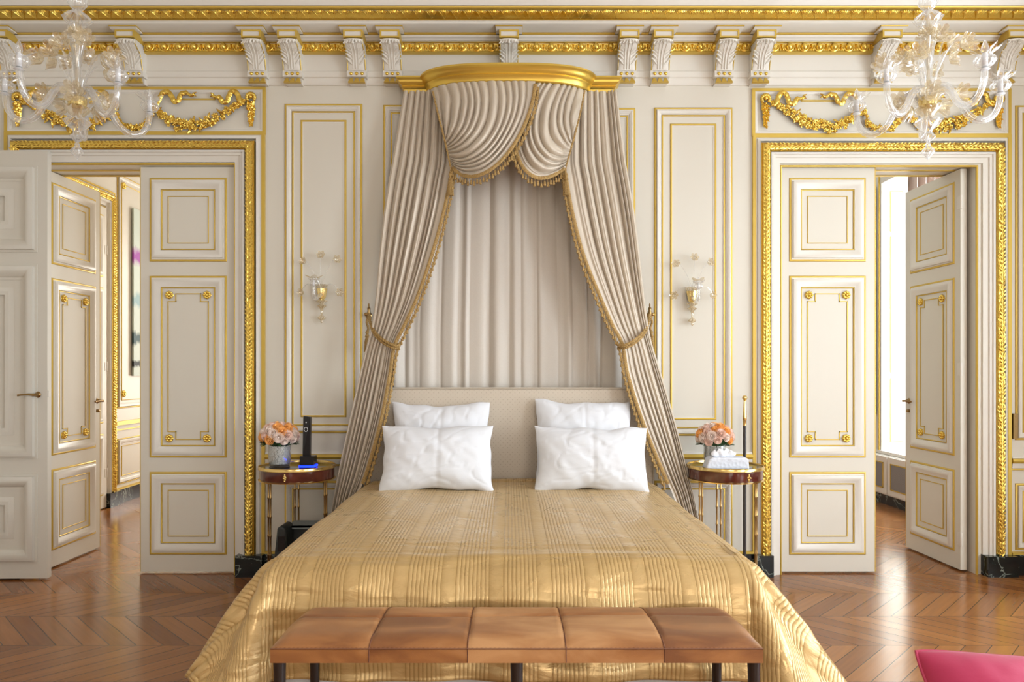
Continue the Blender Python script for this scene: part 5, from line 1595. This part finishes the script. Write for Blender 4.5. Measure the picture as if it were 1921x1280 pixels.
def sconce(label, px, py, sd):
    X = WX(px); Z = WZ(py)
    r = thing('glass_sconce', label, 'sconce', (X, 0, Z), 'glass flower sconces on the wall panels')
    m_ = MB(); m_.lathe([(.012,-.045),(.024,-.03),(.028,.0),(.034,.03),(.022,.032)], (X,-.030,Z), 24, fn=lambda t, k: (1+.08*cos(8*t), 0)); m_.build('gilt_backplate', HUBM, r)
    m_ = MB()
    wav = lambda t, k: (1+.12*cos(8*t), 0)
    m_.lathe([(.030,.035),(.040,.05),(.044,.055)], (X,-.035,Z), 64, fn=wav, cap=False)
    m_.lathe([(.022,-.045),(.036,-.055),(.020,-.065),(.012,-.075),(.030,-.085),(.012,-.10),(.006,-.12),(.006,-.145),(.026,-.165),(.020,-.172),(.006,-.18),(.010,-.19),(.001,-.20)], (X,-.035,Z), 64, fn=wav, cap=False)
    m_.build('pendant_drop', GLASSG, r, ang=70)
    xc = X - sd*.018 if sd < 0 else X + .016
    xc = X + (.012 if sd > 0 else -.022)
    m_ = MB(); m_.tube(catmull([(X,-.05,Z-.01),(xc,-.10,Z-.045),(xc,-.14,Z-.03),(xc,-.145,Z+.03)], 20), [.012]*21, 10); ar = m_.build('arm', GLASS, r)
    cup_parts(ar, (xc,-.145,Z+.03), .62)
    m_ = MB(); fn = lambda t, k: (1+.25*cos(5*t)*k, .006*cos(5*t)*k)
    m_.lathe([(.012,.085),(.03,.088),(.048,.096)], (xc,-.145,Z), 40, fn=fn, cap=False); m_.build('flower_dish', GLASSG, r, ang=70)
    for (dx, dz, up_) in ((-.112,.205,(-.5,-1,.3)), (.005,.245,(0,-1,.4)), (.110,.215,(.5,-1,.3)), (-.125,-.002,(-.6,-1,0)), (.125,.0,(.6,-1,0))):
        if dz > .1: mid = (X+dx*.35, -.07, Z+dz*.6)
        else: mid = (X+dx*.55, -.08, Z+.055)
        tip = Vector((X+dx, -.07, Z+dz))
        m_ = MB(); m_.tube(catmull([(X,-.04,Z+.03), mid, (X+dx*.85, -.075, Z+dz+.008 if dz > .1 else Z+.035), tip], 18), .0026, 6); st = m_.build('flower_stem', GLASS, r)
        m_ = MB(); gflower(m_, tip, .027, up_); m_.build('flower', GLASSG, st, ang=70)
sconce('glass flower sconce on the tall wall panel left of the canopy', 606, 551, -1)
sconce('glass flower sconce on the tall wall panel right of the canopy', 1296, 556, 1)

# =====================================================================
# LIGHT AND CAMERA
# =====================================================================
def area(name, loc, rot, sx, sy, power, col=(1,1,1), spread=180):
    l = bpy.data.lights.new(name, 'AREA'); l.shape = 'RECTANGLE'; l.size = sx; l.size_y = sy
    l.energy = power; l.color = col; l.spread = radians(spread)
    o = bpy.data.objects.new(name, l); COL.objects.link(o); o.location = loc; o.rotation_euler = rot
    return o
DAY = (.82,.91,1.0)
LP = dict(r1=130, r2=185, r3=100, f1=15, f2=100, ar=230, ab=170)
for i, w_ in enumerate(WINS):
    area('daylight_or_fill', (XR+.345, (w_[0]+w_[1])/2, (w_[2]+w_[3])/2), (0, radians(90), 0), w_[3]-w_[2]-.1, w_[1]-w_[0]-.1, (LP['r1'], LP['r2'], LP['r3'])[i], DAY)
for i, w_ in enumerate(FW):
    area('daylight_or_fill', ((w_[0]+w_[1])/2, YF-.19, (w_[2]+w_[3])/2), (radians(90), 0, 0), w_[1]-w_[0]-.1, w_[3]-w_[2]-.1, (LP['f1'], LP['f2'])[i], (1,.92,.80))
area('daylight_or_fill', (XR+.36, (AW[0]+AW[1])/2, (AW[2]+AW[3])/2), (0, radians(90), 0), AW[3]-AW[2]-.1, AW[1]-AW[0]-.1, LP['ar'], DAY)
area('daylight_or_fill', ((FILL_WIN[0]+FILL_WIN[1])/2, YB+.19, (FILL_WIN[2]+FILL_WIN[3])/2), (radians(-90), 0, 0), FILL_WIN[1]-FILL_WIN[0]-.1, FILL_WIN[3]-FILL_WIN[2]-.1, LP['ab'], (1,.94,.84))  # fill for the left annex, set behind its added back window
w_ = bpy.data.worlds.new('daylight'); SC.world = w_; w_.use_nodes = True
bg = w_.node_tree.nodes['Background']; bg.inputs[0].default_value = (.95,.975,1,1); bg.inputs[1].default_value = 1.6

cam = bpy.data.cameras.new('camera'); co = bpy.data.objects.new('camera', cam); COL.objects.link(co)
co.location = (0, -D0, CAMZ); co.rotation_euler = (radians(90), 0, 0)
cam.sensor_fit = 'HORIZONTAL'; cam.sensor_width = 36; cam.lens = 36*F/1921
cam.shift_x = (960.5-CX)/1921; cam.shift_y = (HY-640)/1921
cam.clip_start = .05
SC.camera = co
SC.view_settings.view_transform = 'Standard'; SC.view_settings.look = 'None'
SC.view_settings.gamma = 1; SC.view_settings.use_curve_mapping = False
SC.view_settings.exposure = -0.06
SC.cycles.use_denoising = True
SC.cycles.max_bounces = 9; SC.cycles.diffuse_bounces = 5; SC.cycles.glossy_bounces = 4
SC.cycles.transparent_max_bounces = 24
SC.cycles.caustics_reflective = False; SC.cycles.caustics_refractive = False
SC.cycles.sample_clamp_indirect = 6
